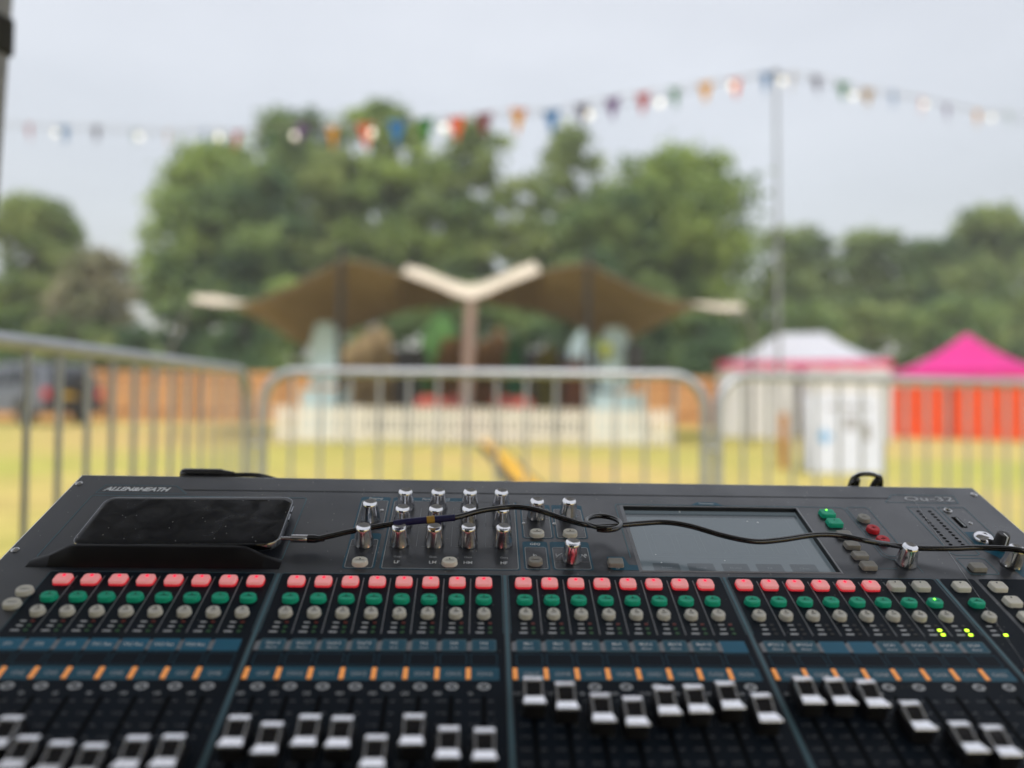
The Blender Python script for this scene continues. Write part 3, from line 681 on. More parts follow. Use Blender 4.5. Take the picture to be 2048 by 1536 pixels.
# table under the desk
mat('table_black', (.02, .02, .021), .7, var=.2)
TZ = .66
tbl = thing('table', 'black table carrying the mixing desk', 'table', (.035, .55, 0), R(2.7))
MB().bbox((0, 0, TZ-.02), (1.25, .62, .04), .008).build('top', 'table_black', tbl)
for sx in (-1, 1):
    for sy in (-1, 1): MB().tube([(sx*.56, sy*.26, 0), (sx*.54, sy*.24, TZ-.04)], .016, 8).build('leg', 'table_black', tbl)

# ---------------------------------------------------------------- mixing desk
DW = Matrix(((.99885, -.039, .0278), (.04702, .90865, -.4149), (-.00908, .41573, .90944)))
DT = Vector((-.00501, .61231, .82448))
base = Vector((DT.x, DT.y, TZ))
desk = bpy.data.objects.new('mixing_desk', None); col.objects.link(desk); desk.empty_display_size = .1
desk.matrix_world = Matrix.Translation(base) @ DW.to_4x4()
tag(desk, 'large dark digital mixing desk filling the foreground', 'mixing desk')
OFF = DW.transposed() @ (DT-base)
CPN = Vector((-25.1, -496.1, 386.5))         # survey point over the panel, mm: corrects measured key positions for the height of the key tops
def raised(u, v, h):                          # where a key top stands, given where it is seen against the panel
    k = h/CPN.z; return (u+(CPN.x-u)*k, v+(CPN.y-v)*k)
def dp(name, mb, mats, u=0, v=0, w=0, smooth=None, parent=None):
    me = mb if isinstance(mb, bpy.types.Mesh) else mb.data(name, mats, smooth)
    return put(name, me, parent or desk, (OFF if parent is None else Vector())+Vector((u, v, w))*.001)
def M_(): return MB(.001)

mat('panel_metal', (.016, .021, .030), .36, var=.12, scale=16, bump=.04, bscale=900, rvar=.10, spec=1.0, detail=7)
mat('panel_bank', (.0035, .0085, .0165), .55, var=.15, scale=30, bump=.03, bscale=900, spec=.16)
mat('chassis', (.016, .016, .018), .5, var=.1)
mat('line_grey', (.26, .27, .29), .5); mat('line_pale', (.42, .46, .48), .5); mat('line_teal', (.075, .17, .21), .5, var=.06); mat('line_dark', (.004, .005, .007), .5)
mat('teal', (.006, .10, .165), .5, var=.1, scale=60); mat('teal_bright', (.004, .14, .245), .5, var=.1, scale=60)
mat('print_white', (.85, .87, .88), .5); mat('print_grey', (.58, .6, .62), .5); mat('print_dim', (.24, .25, .26), .5)
mat('orange', (.95, .34, .08), .5, emit=(1, .38, .10), estr=.30)  # printed marker, brightened by a glow though it is no lamp
mat('screw', (.55, .55, .55), .3, metal=1); mat('hole_shade', (.002, .002, .002), .9, spec=.1)  # flat black sheets stand for the shade inside slots and holes

def dust(name, scale, thr, prob, c):        # sparse pale specks of dust and grit
    m = MATS[name]; n = m.node_tree.nodes; L = m.node_tree.links.new; p = n['Principled BSDF']
    t = n.new('ShaderNodeTexCoord'); vo = n.new('ShaderNodeTexVoronoi'); vo.inputs['Scale'].default_value = scale; L(t.outputs['Object'], vo.inputs['Vector'])
    lt = n.new('ShaderNodeMath'); lt.operation = 'LESS_THAN'; lt.inputs[1].default_value = thr; L(vo.outputs['Distance'], lt.inputs[0])
    sp = n.new('ShaderNodeSeparateColor'); L(vo.outputs['Color'], sp.inputs[0]); gt = n.new('ShaderNodeMath'); gt.operation = 'GREATER_THAN'; gt.inputs[1].default_value = 1-prob; L(sp.outputs[0], gt.inputs[0])
    an = n.new('ShaderNodeMath'); an.operation = 'MULTIPLY'; L(lt.outputs[0], an.inputs[0]); L(gt.outputs[0], an.inputs[1])
    ln = n.new('ShaderNodeTexNoise'); ln.inputs['Scale'].default_value = 9; ln.inputs['Detail'].default_value = 8; L(t.outputs['Object'], ln.inputs['Vector'])     # thin film of dust, wiped in places
    fr = n.new('ShaderNodeMapRange'); fr.inputs[1].default_value = .45; fr.inputs[2].default_value = .8; fr.inputs[3].default_value = 0; fr.inputs[4].default_value = .05; L(ln.outputs[0], fr.inputs[0])
    mxx = n.new('ShaderNodeMath'); mxx.operation = 'MAXIMUM'; L(an.outputs[0], mxx.inputs[0]); L(fr.outputs[0], mxx.inputs[1])
    old = p.inputs['Base Color'].links[0].from_socket; mx = n.new('ShaderNodeMix'); mx.data_type = 'RGBA'
    L(mxx.outputs[0], mx.inputs[0]); L(old, mx.inputs[6]); mx.inputs[7].default_value = (*c, 1); L(mx.outputs[2], p.inputs['Base Color'])
dust('panel_metal', 190, .10, .30, (.30, .29, .27)); dust('panel_bank', 230, .09, .25, (.22, .22, .21))
# top panel with the screen opening, edges folded
U0, U1, V0, V1 = -409.5, 490.0, -300.0, 159.0
SX0, SX1, SY0, SY1 = 117.0, 286.5, 15.5, 115.5
tpn = M_()
xs = [U0, SX0, SX1, U1]; ys = [V0, SY0, SY1, V1]
for i in range(3):
    for j in range(3):
        if i == 1 and j == 1: continue
        tpn.sheet([(xs[i], ys[j]), (xs[i+1], ys[j]), (xs[i+1], ys[j+1]), (xs[i], ys[j+1])])
rim = M_()
for (x0, y0, x1, y1, nx, ny) in ((U0, V1, U1, V1, 0, 1), (U0, V0, U0, V1, -1, 0), (U1, V0, U1, V1, 1, 0), (U0, V0, U1, V0, 0, -1)):
    st_ = [(0, 0), (.6, -.15), (1.1, -.6), (1.3, -1.3), (1.3, -6)]
    V = []
    for dx, dz in st_:
        V += [(x0+nx*dx, y0+ny*dx, dz), (x1+nx*dx, y1+ny*dx, dz)]
    rim.add(V, [(2*i, 2*i+1, 2*i+3, 2*i+2) for i in range(4)])
dp('top_panel', tpn, 'panel_metal'); mat('rim_highlight', (.75, .75, .77), .3, metal=.9); dp('rim', rim, 'rim_highlight', smooth=60)  # folded edge coloured paler than the panel to carry its sky highlight
inv = desk.matrix_world.inverted()
def pw(u, v, w=0): return DT+DW @ (Vector((u, v, w))*.001)
ch = MB()
tops = [pw(U0-.8, V0-.8, -4), pw(U1+.8, V0-.8, -4), pw(U1+.8, V1+.8, -4), pw(U0-.8, V1+.8, -4)]
bots = [Vector((p.x, p.y, TZ+.012)) for p in tops]
ch.add([inv @ v for v in tops+bots], [(0, 1, 5, 4), (1, 2, 6, 5), (2, 3, 7, 6), (3, 0, 4, 7), (7, 6, 5, 4)])
put('chassis', ch.data('chassis', 'chassis'), desk)
for p in bots:
    c = Vector((sum(b.x for b in bots)/4, sum(b.y for b in bots)/4, TZ)); q = p.lerp(c, .1); q.z = TZ
    fm = MB().lathe([(.014, 0), (.016, .012)], 12); o = put('rubber_foot', fm.data('rubber_foot', 'tyre'), desk); o.matrix_local = inv @ Matrix.Translation(q)
# screws
scm = M_().lathe([(3.3, 0), (3.3, .5), (2.6, 1.0), (1.2, 1.0), (.9, .35)], 14).data('screw', 'screw', 40)
for u, v in ((-405, 143), (-405, 36), (483.5, 146), (483.5, 40), (-58, 104.5), (-111, 103), (447.9, 93.6), (20.5, 84), (48.5, 84)):
    k = put('screw', scm, desk, OFF+Vector((u, v, .1))*.001)
    if -200 < u < 100 or u == 447.9: k.scale = (.55, .55, .6)

# --- printed outlines of the upper panel
ol = M_()
Z = .18
ol.ribbon([(-381.8, 127), (-379, 141), (-312, 141), (-298, 127)], .95, Z, True)
dp('printed_line', M_().ribbon([(-303, 134.5), (391, 136.8)], 1.1, .3), 'line_dark')
ol.ribbon([(382.6, 129.2), (396, 143.4), (460, 143.4), (457.4, 129.2)], .95, Z, True)
ol.ribbon(rrect(-383, 26, -184, 122.5, 3), .95, Z, True)
ol.ribbon([(110, 34), (110, 117), (112, 119), (291, 118.5), (332, 118.3), (335, 115), (335, 40), (342, 34.5), (350, 34.5)], .95, Z)
ol.ribbon([(337.6, 117), (337.6, 45), (341, 40), (354, 40), (359, 44), (359, 116), (357, 119), (340, 119)], .95, Z, True)
ol.ribbon([(322, 22), (339, 22)], .6, Z); ol.ribbon([(359, 40), (359, 16.5)], .6, Z)
ol.ribbon([(400, 121), (426, 121), (426, 45), (422, 42.5), (403, 42.5), (400, 46)], .95, Z, True)
ol.ribbon([(431, 121), (458, 121), (458, 46)], .95, Z); ol.ribbon([(431, 121), (431, 50)], .95, Z)
ol.ribbon(rrect(400, 15.5, 426, 38, 2.5), .95, Z, True)
tag(dp('printed_outline', ol, 'line_teal'), kind='stuff')
# section boxes with teal surrounds
def section(u0, v0, u1, v1, head=8, title=None, tsz=4.4, tu=None, open_top=False):
    dp('section_field', M_().sheet(rrect(u0, v0, u1, v1, 2.5), .12), 'teal')
    dp('section_face', M_().sheet(rrect(u0+1.3, v0+.6, u1-1.3, v1-head, 2.2), .20), 'panel_metal')
    dp('section_outline', M_().ribbon(rrect(u0+1.9, v0+1.2, u1-1.9, v1-head-.4, 2.0), .55, .28, True), 'line_pale')
    if title: put('lettering', text_mesh(title, 'print_white', tsz*.001, .00008, .15), desk, OFF+Vector(((u0+u1)/2 if tu is None else tu, v1-head/2, .3))*.001)
section(-133, 72, -105, 126, 6, 'Preamp'); section(-133, 15.5, -106.5, 66, 9)
section(-102.5, 15, 14.6, 126, 6, None)
dp('section_face', M_().sheet([(-37, 119), (16, 119), (16, 128), (-37, 128)], .3), 'panel_metal')
put('lettering', text_mesh('Parametric EQ', 'print_white', .0044, .00008, .15), desk, OFF+Vector((-62, 123, .3))*.001)
section(18, 61, 46.4, 116, 7, 'Gate'); section(48, 61, 77, 116, 7, 'Comp')
section(17.6, 16, 39.5, 56, 8, 'GEQ', 4.6); section(41.6, 16, 76, 56, 8, None)
gl_ = M_()
for u in (-74.5, -44.5, -14.5): gl_.ribbon([(u, 107), (u, 84)], .5, .3); gl_.ribbon([(u, 77), (u, 47)], .5, .3)
for v in (107.5, 77, 47):
    for k in range(4): gl_.ribbon([(-99+29*k, v), (-82+29*k, v)], .5, .3)
gl_.ribbon([(-130.5, 82), (-108, 82)], .5, .3); gl_.ribbon([(-130.5, 47), (-109, 47)], .5, .3); gl_.ribbon([(20.5, 92), (44, 92)], .5, .3); gl_.ribbon([(51, 92), (74, 92)], .5, .3); gl_.ribbon([(44, 27), (74, 27)], .5, .3)
dp('grid_line', gl_, 'line_grey')
for u, t in ((-89, 'LF'), (-59, 'LM'), (-29.5, 'HM'), (.8, 'HF')):
    put('lettering', text_mesh(t, 'print_white', .0052, .00008), desk, OFF+Vector((u, 24.5, .32))*.001)
    put('lettering', text_mesh('Gain', 'print_grey', .0036), desk, OFF+Vector((u, 32, .32))*.001)
for u, t in ((46.5, 'L'), (71.5, 'R')): put('lettering', text_mesh(t, 'print_white', .0045, .00006), desk, OFF+Vector((u, 36.5, .32))*.001)
dp('pan_scale', M_().ribbon([(58.5+14*math.cos(R(a)), 27+14*math.sin(R(a))) for a in range(25, 156, 10)], 1.1, .32), 'print_grey')
put('lettering', text_mesh('In', 'print_white', .0045, .00006), desk, OFF+Vector((27.5, 36, .32))*.001)
# brand plates
put('lettering', text_mesh('ALLEN&HEATH', 'print_white', .0092, .00038, .28, 'CENTER', .93), desk, OFF+Vector((-347, 133.8, .3))*.001)
q = text_mesh('Qu-32', 'print_grey', .0135, .0001, .1); o = put('lettering', q, desk, OFF+Vector((430, 136, .3))*.001); o.scale = (1.45, .85, 1)

# --- phone ledge moulded on the panel
lg = M_()
pf_ = [(13.5, 0), (15, 3.5), (20.5, 14.5), (21.8, 15.5), (24.0, 15.5), (25, 14.2), (25.5, 0)]
def ledge_ring(u, k, dv=0): return [(u, v+dv, .1+h*k) for v, h in pf_]
lg.rings([ledge_ring(-385, .02, 0), ledge_ring(-368, .42), ledge_ring(-353, .93), ledge_ring(-346, 1), ledge_ring(-219, 1), ledge_ring(-211, .93), ledge_ring(-197, .42), ledge_ring(-183.5, .02)], True, True)
mat('ledge_plastic', (.008, .008, .010), .42, var=.1, scale=40, spec=.25)
dp('phone_ledge', lg, 'ledge_plastic', smooth=28)

# --- touch screen
mat('screen_bezel', (.012, .013, .015), .45)
bz = M_()
DZ = -4.5
qd = [(SX0, SY0), (SX1, SY0), (SX1, SY1), (SX0, SY1)]
for i in range(4):
    a, b = qd[i], qd[(i+1) % 4]; bz.add([(a[0], a[1], .1), (b[0], b[1], .1), (b[0], b[1], DZ), (a[0], a[1], DZ)], [(0, 1, 2, 3)])
dp('screen_recess', bz, 'screen_bezel')
fr_ = M_(); oq = [(SX0-3, SY0-1.2), (SX1+2, SY0-1.2), (SX1+2, SY1+1.8), (SX0-3, SY1+1.8)]
for i in range(4):
    a, b, c, d = oq[i], oq[(i+1) % 4], qd[(i+1) % 4], qd[i]
    fr_.add([(a[0], a[1], .12), (b[0], b[1], .12), (c[0], c[1], .75), (d[0], d[1], .75), (c[0], c[1], -.5), (d[0], d[1], -.5)], [(0, 1, 2, 3), (3, 2, 4, 5)])
dp('screen_frame', fr_, 'line_grey')
m = mat('lcd_glass', (.040, .052, .062), .13, var=.1, scale=15, rvar=.03, spec=.55, emit=(.50, .62, .70), estr=.105)
n = m.node_tree.nodes; L = m.node_tree.links.new; p = n['Principled BSDF']       # dust flecks on the glass
t = n.new('ShaderNodeTexCoord'); vo = n.new('ShaderNodeTexVoronoi'); vo.inputs['Scale'].default_value = 85; vo.inputs['Randomness'].default_value = 1
L(t.outputs['Object'], vo.inputs['Vector'])
lt = n.new('ShaderNodeMath'); lt.operation = 'LESS_THAN'; lt.inputs[1].default_value = .085; L(vo.outputs['Distance'], lt.inputs[0])
sc1 = n.new('ShaderNodeSeparateColor'); L(vo.outputs['Color'], sc1.inputs[0])
gt = n.new('ShaderNodeMath'); gt.operation = 'GREATER_THAN'; gt.inputs[1].default_value = .42; L(sc1.outputs[0], gt.inputs[0])
an = n.new('ShaderNodeMath'); an.operation = 'MULTIPLY'; L(lt.outputs[0], an.inputs[0]); L(gt.outputs[0], an.inputs[1])
old = p.inputs['Base Color'].links[0].from_socket
mx = n.new('ShaderNodeMix'); mx.data_type = 'RGBA'; L(an.outputs[0], mx.inputs[0]); L(old, mx.inputs[6]); mx.inputs[7].default_value = (.6, .6, .58, 1); L(mx.outputs[2], p.inputs['Base Color'])
dp('screen', M_().sheet(qd, DZ), 'lcd_glass')
mat('ui_box', (.026, .032, .038), .14, emit=(.42, .52, .6), estr=.065, spec=.55); mat('ui_text', (.08, .10, .11), .15, emit=(.50, .6, .66), estr=.11)
for k in range(5): dp('screen_button', M_().sheet(rrect(129+30*k, 21, 152+30*k, 33, 1.5), DZ+.06), 'ui_box')
for k, t in enumerate(('Scene', 'Setup', 'Home', 'FX', 'Chan')): put('lettering', text_mesh(t, 'ui_text', .004), desk, OFF+Vector((140.5+30*k, 27, DZ+.1))*.001)
dp('screen_box', M_().ribbon(rrect(132, 42, 272, 103, 2), .5, DZ+.06, True), 'ui_text'); dp('screen_box', M_().sheet([(SX0+2, 104.5), (SX1-2, 104.5), (SX1-2, 110), (SX0+2, 110)], DZ+.05), 'ui_box')
for k in range(6): dp('screen_box', M_().ribbon(rrect(137+22*k, 48, 154+22*k, 76, 1.5), .4, DZ+.07, True), 'ui_text')
dp('screen_tab', M_().sheet([(184.5, 119), (215.5, 119), (209.5, 124.2), (191.5, 124.2)], .3), 'teal'); put('lettering', text_mesh('Touch Screen', 'print_white', .0026, .00005), desk, OFF+Vector((200, 121.6, .4))*.001)
dp('key_field', M_().sheet([(89.5, 35), (104, 35), (107, 24), (SX0-3, 23.5), (SX0-3, 16.5), (93, 16.5), (89.5, 19)], .16), 'teal'); put('lettering', text_mesh('Fn', 'print_white', .003), desk, OFF+Vector((96.5, 18.6, .3))*.001)

# --- knobs
mat('chrome', (.70, .70, .72), .17, metal=1, var=.04, scale=80)
def fl_(i, z):
    return 1-.10*(1 if i % 6 == 0 else (.45 if i % 6 in (1, 5) else 0))*(1 if 1.5 < z < 15 else 0)
kn = M_().lathe([(8.7, .4), (8.8, 1.2), (8.6, 3), (7.6, 10), (6.85, 15.0), (6.7, 16.2), (6.45, 17.3), (5.9, 18.0), (5.0, 17.8), (3.0, 17.1), (.2, 16.8)], 30, flute=fl_, cap0=False).data('knob', 'chrome', 28)
KN = [(-89.3, 108.6), (-59, 109.2), (-29.3, 109.7), (0, 110), (-89.2, 80), (-59.4, 80.4), (-29.7, 81), (.3, 81.3), (-119.2, 88), (-119.5, 50), (-89.2, 50.4), (-59, 50.6), (-29.7, 51.4), (.4, 51.7), (32.6, 95.2), (62.4, 96), (58.6, 30.5), (350.2, 29.5), (444.5, 29)]
for u, v in KN:
    k = put('knob', kn, desk, OFF+Vector((u, v, .2))*.001, (0, 0, random.uniform(0, 6)))
# --- keys
mat('key_grey', srgb(222, 219, 208), .5, var=.05, scale=200, spec=.35); mat('key_dark', srgb(160, 157, 150), .5, var=.05, scale=200, spec=.35); mat('key_white', srgb(240, 236, 224), .5, var=.04, spec=.35)
mat('key_green', srgb(30, 190, 150), .45, var=.06, spec=.35); mat('key_red', srgb(214, 44, 56), .45, var=.06, spec=.35); mat('key_blue', srgb(30, 80, 190), .45)
mat('led_off', (.03, .028, .025), .4); mat('led_green', (.1, .9, .05), .4, emit=(.25, 1, .05), estr=3); mat('led_yellow', (.6, .9, .05), .4, emit=(.55, 1, .03), estr=3.2); mat('led_red', (.5, .0, .02), .4, emit=(1, .0, .07), estr=.85)
mat('mute_lit', srgb(240, 188, 184), .5, var=.03, emit=(1, .22, .24), estr=.27, spec=.35); mat('mute_skirt', (.5, .03, .04), .5, emit=(1, .04, .06), estr=.30)
mat('led_dim_red', (.22, .04, .03), .4); mat('led_dim_green', (.05, .16, .06), .4)
def keycap(w_, d_, h, r, mats, name='key', dish=.35, led=(0, .3), ledr=1.0):
    b = M_(); n_ = 5
    def ring(ins, z): return [(x, y, z) for x, y in rrect(-w_/2+ins, -d_/2+ins, w_/2-ins, d_/2-ins, max(.3, r-ins*.8), n_)]
    b.rings([ring(-.25, .15), ring(0, h*.45)], mi=1 if len(mats) > 2 else 0)
    b.rings([ring(0, h*.45), ring(.15, h-.7), ring(.55, h-.15), ring(1.1, h), ring(min(w_, d_)*.28, h-dish)], False, True)
    lz = h-dish+.28 if led else 0
    if led: b.lathe([(ledr, 0), (ledr*.7, .3)], 8, (led[0]*w_, led[1]*d_, lz), mi=len(mats)-1)
    return b.data(name, mats, 35)
K_mute = keycap(13.0, 10.4, 4.2, 2.8, ['mute_lit', 'mute_skirt', 'led_red'], 'mute_button', led=(0, .25), ledr=1.4)
K_muteoff = keycap(13.0, 10.4, 4.2, 2.8, ['key_white', 'led_off'], 'mute_button', led=(0, .26), ledr=.7)
K_muteoffg = keycap(13.0, 10.4, 4.2, 2.8, ['key_grey', 'led_off'], 'mute_button', led=(0, .26), ledr=.7)
K_sel = keycap(12.2, 8.8, 4.2, 4.3, ['key_green', 'led_off'], 'select_button', led=(0, .16), ledr=.7)
K_selon = keycap(12.2, 8.8, 4.2, 4.3, ['key_green', 'led_green'], 'select_button', led=(0, .2), ledr=.9)
K_pafl = keycap(10.0, 9.6, 4.4, 4.7, ['key_grey', 'led_off'], 'listen_button', led=(0, .22), ledr=.75)
K_oval = keycap(13, 10, 4, 4.9, ['key_white', 'led_off'], led=(0, .15), ledr=.6); K_ovald = keycap(12.4, 10, 4, 4.9, ['key_dark'], led=None)
K_rect = keycap(13, 9, 4.2, 1.6, ['key_dark'], led=None); K_rectg = keycap(14, 10.5, 4.2, 2.2, ['key_green', 'led_off'], led=(0, .15), ledr=.6); K_rectgon = keycap(14, 10.5, 4.2, 2.2, ['key_green', 'led_green'], led=(0, .3), ledr=.9)
K_round = keycap(11.4, 11.4, 4.2, 5.6, ['key_dark'], led=None); K_red = keycap(11.4, 11.4, 4.2, 5.6, ['key_red'], led=None); K_blue = keycap(13, 11, 4.2, 3, ['key_blue'], led=None)
K_grey_oval = keycap(12.6, 10, 4, 4.9, ['key_grey'], led=None)
def key(me, u, v): return put(me.name.split('.')[0], me, desk, OFF+Vector((u, v, .2))*.001)
for u, v in ((-119, 22), (-44.8, 23), (31.3, 66), (61.1, 66.6)): key(K_oval, u, v)
key(K_ovald, 27.2, 25); key(K_rect, 95.2, 24)
key(K_rectgon, 312.4, 104); key(K_rectg, 312.7, 88.4)
for u, v in ((313, 69.2), (313.1, 53), (313.3, 37.8), (313.8, 23.3)): key(K_rect, u, v)
key(K_round, 344.6, 96.4); key(K_red, 344.7, 78.3); key(K_red, 345.4, 61.2); key(K_rect, 410, 22.5)
key(K_grey_oval, -367.5, -18); key(K_grey_oval, -368.5, -33)
# --- meters, sockets
mh = M_()
for uu in (407.6, 419.1):
    for k in range(12): mh.add([(uu+1.9*math.cos(R(a)), 113.4-5.0*k+1.5*math.sin(R(a)), .2) for a in range(0, 360, 45)], [tuple(range(8))])
dp('meter_window', mh, 'hole_shade')
dp('usb_slot', M_().sheet(rrect(434.5, 86, 441, 104, .8), .2), 'hole_shade'); dp('usb_tongue', M_().box((439, 95, .4), (1.2, 15, .4)), 'line_pale')
dp('headphone_socket', M_().lathe([(3.8, .1), (3.8, 1.2), (2.6, 1.5), (2.2, .4)], 16), 'screw', 437.8, 114.6, smooth=40); dp('headphone_hole', M_().lathe([(2.2, .45), (.2, .46)], 12), 'hole_shade', 437.8, 114.6)
dp('dome_field', M_().sheet([(433, 79), (448, 79), (460, 66), (460, 12), (444, 12), (440, 40), (431, 52)], .14), 'teal')
dp('talkback_dome', M_().lathe([(9.0, .2), (9.0, 1.4), (8.3, 3.8), (6.3, 5.6), (3.6, 6.5), (2.2, 6.6), (1.8, 6.0)], 22), 'chrome', 443, 66.5, smooth=40)
mat('knob_rubber', (.03, .03, .032), .5); 
bkn = dp('level_knob', M_().lathe([(6.4, .3), (6.2, 3), (5.6, 12), (5.2, 14.6), (4.4, 15.4), (.2, 15.4)], 20), 'knob_rubber', 450, 54, .2, smooth=35)
dp('pointer_line', M_().box((0, -5.6, 8.5), (1.1, 1.1, 14)), 'print_white', parent=bkn)
dp('pointer_cap', M_().box((0, -2.2, 15.5), (1.1, 5, .4)), 'print_white', parent=bkn)

# --- channel banks
PIT = 21.5
CH = lambda i: (8.5*(i//8)+i % 8-16.25)*PIT
for b, (a, c) in enumerate(((-362.5, -184.3), (-179.8, -1.2), (3.2, 181.0), (185.5, 363.3))):
    dp('bank_panel', M_().sheet(rrect(a, -262, c, 8.8, 2.5), .14), 'panel_bank')
    dp('bank_outline', M_().ribbon([(a+.5, -60), (a+.5, 7.6), (a+2, 8.6), (c-2, 8.6), (c-.5, 7.6), (c-.5, -60)], .45, .2), 'line_teal')
dp('bank_panel', M_().sheet(rrect(368, -262, 398, 8.8, 2.5), .14), 'panel_bank'); dp('bank_panel', M_().sheet(rrect(401.5, -262, 470, 8.8, 2.5), .14), 'panel_bank')
for u in (-182, 1, 183.3, 365.8): dp('bank_divider', M_().bbox((u, -126, .25), (2.6, 268, .5), .1), 'line_teal')
sep_me = M_().ribbon([(0, 3.2), (0, -61)], .75, .24).data('channel_line', 'line_grey')
scale_me = M_()
for k, v in enumerate((-124, -134, -143.5, -152.5, -162, -172, -182, -192, -205)):
    for s in (-1, 1): scale_me.ribbon([(s*3.2, v), (s*6.2, v)], .55, .24)
scale_me = scale_me.data('fader_scale', 'print_dim')
slot_me = M_().sheet(rrect(-1.25, -236, 1.25, -119.5, 1), .24).data('fader_slot', 'hole_shade')
strip_me = M_().sheet(rrect(-10.2, -106, 10.2, -94, .4), .2).data('channel_strip', 'teal')
mark_me = M_().bbox((0, -100, .5), (3.2, 10.5, .8), .3).data('colour_marker', 'orange')
ring_me = M_().ribbon([(3.6*math.cos(R(a)), -111.5+2.2*math.sin(R(a))) for a in range(0, 360, 30)], 1.5, .24, True).data('select_ring', 'print_grey')
blank_me = M_().sheet(rrect(-8.6, -91.5, 8.6, -81.5, .4), .2).data('scribble_field', 'panel_bank')
bl_line = M_().ribbon(rrect(-9.2, -92, 9.2, -81, .4), .4, .2, True).data('scribble_outline', 'teal')
lab_plain = M_().sheet([(-9.6, -79), (9.6, -79), (9.6, -67), (-9.6, -67)], .2).data('layer_label', 'teal_bright')
lab_box = M_().sheet(rrect(-9.0, -78.4, 9.0, -66.6, 1.2), .2).data('layer_label', 'teal'); lab_line = M_().ribbon(rrect(-8.4, -77.9, 8.4, -67.1, 1), .9, .26, True).data('label_outline', 'line_teal')
tab_me = M_().sheet([(-2, -78), (1.5, -78), (1.5, -68), (-2, -69.5)], .2).data('label_tab', 'line_grey')
def leds(pat):
    b = M_()
    for k, (v, mi) in enumerate(zip((-49.5, -54.4, -59.3), pat)):
        b.box((4.6+.0, v, .35), (2.6, 1.7, .4), mi); b.box((-2.2-.8*(k == 2), v, .22), (4.5+1.5*(k == 2), 1.5, .06), 0)
    return b
LEDM = ['print_grey', 'led_dim_red', 'led_dim_green', 'led_off', 'led_yellow', 'led_green']
led_a = leds((1, 2, 2)).data('level_led', LEDM); led_b = leds((3, 3, 3)).data('level_led', LEDM); led_c = leds((3, 4, 4)).data('level_led', LEDM); led_d = leds((3, 3, 4)).data('level_led', LEDM); led_e = leds((1, 2, 5)).data('level_led', LEDM)
small_txt = M_().box((0, 0, 0), (3.2, 1.0, .05)).data('key_legend', 'print_grey')
layer = ['ST1', 'ST2', 'ST3', 'FX1 Ret', 'FX2 Ret', 'FX3 Ret', 'FX4 Ret', None, 'Grp1-2', 'Grp3-4', 'Grp5-6', 'Grp7-8', 'FX1', 'FX2', 'FX3', 'FX4', 'Mix1', 'Mix2', 'Mix3', 'Mix4', 'Mix5-6', 'Mix7-8', 'Mix9-10', None, 'MTX1-2', 'MTX3-4', None, None, 'DCA1', 'DCA2', 'DCA3', 'DCA4']
freq = ['31', '40', '50', '63', '80', '100', '125', '160', '200', '250', '315', '400', '500', '630', '800', '1k', '1.25k', '1.6k', '2k', '2.5k', '3.15k', '4k', '5k', '6.3k', '8k', '10k', '12k', '16k', '', '', '', '']
def dpm(name, me, u, v=0): return put(name, me, desk, OFF+Vector((u, v, 0))*.001)
def lett(t, mm, sz, u, v, bold=.00005, sx=1):
    o = put('lettering', text_mesh(t, mm, sz*.001, bold), desk, OFF+Vector((u, v, .32))*.001); o.scale = (sx, 1, 1); return o
for i in range(32):
    u = CH(i)
    if i % 8 < 7: dpm('channel_line', sep_me, u+PIT/2)
    a, b = raised(u, 1.4, 4.2); key(K_mute if i < 30 else K_muteoffg, a, b)
    a, b = raised(u, -19.4, 4.2); key(K_selon if i == 31 else K_sel, a, b)
    a, b = raised(u, -35.6, 4.4); key(K_pafl, a, b)
    dpm('key_legend', small_txt, u+.6, -11.6); dpm('key_legend', small_txt, u+.6, -28.6)
    dpm('level_led', led_c if i >= 30 else (led_a if i == 15 else (led_a if i < 24 else led_b)), u)
    t = layer[i]
    if t is None: dpm('layer_label', lab_plain, u)
    elif i < 8: dpm('layer_label', lab_plain, u); lett(t, 'print_white', 4.2, u, -73, sx=.95)
    else:
        dpm('layer_label', lab_box, u); dpm('label_outline', lab_line, u)
        lett(t, 'print_white', 3.6, u, -70.8, sx=.95); lett('Send' if 12 <= i < 16 else 'Master', 'print_grey', 2.9, u, -75.2)
    dpm('label_tab', tab_me, u-PIT/2+.5)
    dpm('scribble_field', blank_me, u); dpm('scribble_outline', bl_line, u)
    dpm('channel_strip', strip_me, u+.4); dpm('colour_marker', mark_me, u-PIT/2); lett('CH%d' % (i+1), 'print_grey', 4.4, u+.6, -100.2)
    dpm('select_ring', ring_me, u); dpm('fader_slot', slot_me, u); dpm('fader_scale', scale_me, u)
    if freq[i]: lett(freq[i], 'print_grey', 3.4, u-PIT/2+1.5, -117.6)
    for k, (tt, v) in enumerate((('10', -124), ('5', -134), ('0', -143.5), ('5', -152.5), ('10', -162), ('20', -172), ('30', -182))): lett(tt, 'print_dim', 2.6, u-8.3, v, 0)
# master strip and soft keys
key(K_muteoff, *raised(384, 1.4, 4.2)); key(K_sel, *raised(384.4, -19.4, 4.2)); key(K_pafl, *raised(384.6, -35.6, 4.4)); dpm('level_led', led_d, 377)
for v, me in ((-3.8, K_muteoff), (-22.5, K_muteoff), (-41, K_muteoff), (-60, K_muteoff), (-88, K_blue)): key(me, 411, v)
dpm('fader_slot', slot_me, 384); dpm('fader_scale', scale_me, 384); dpm('colour_marker', mark_me, 384-PIT/2); dpm('channel_strip', strip_me, 384)
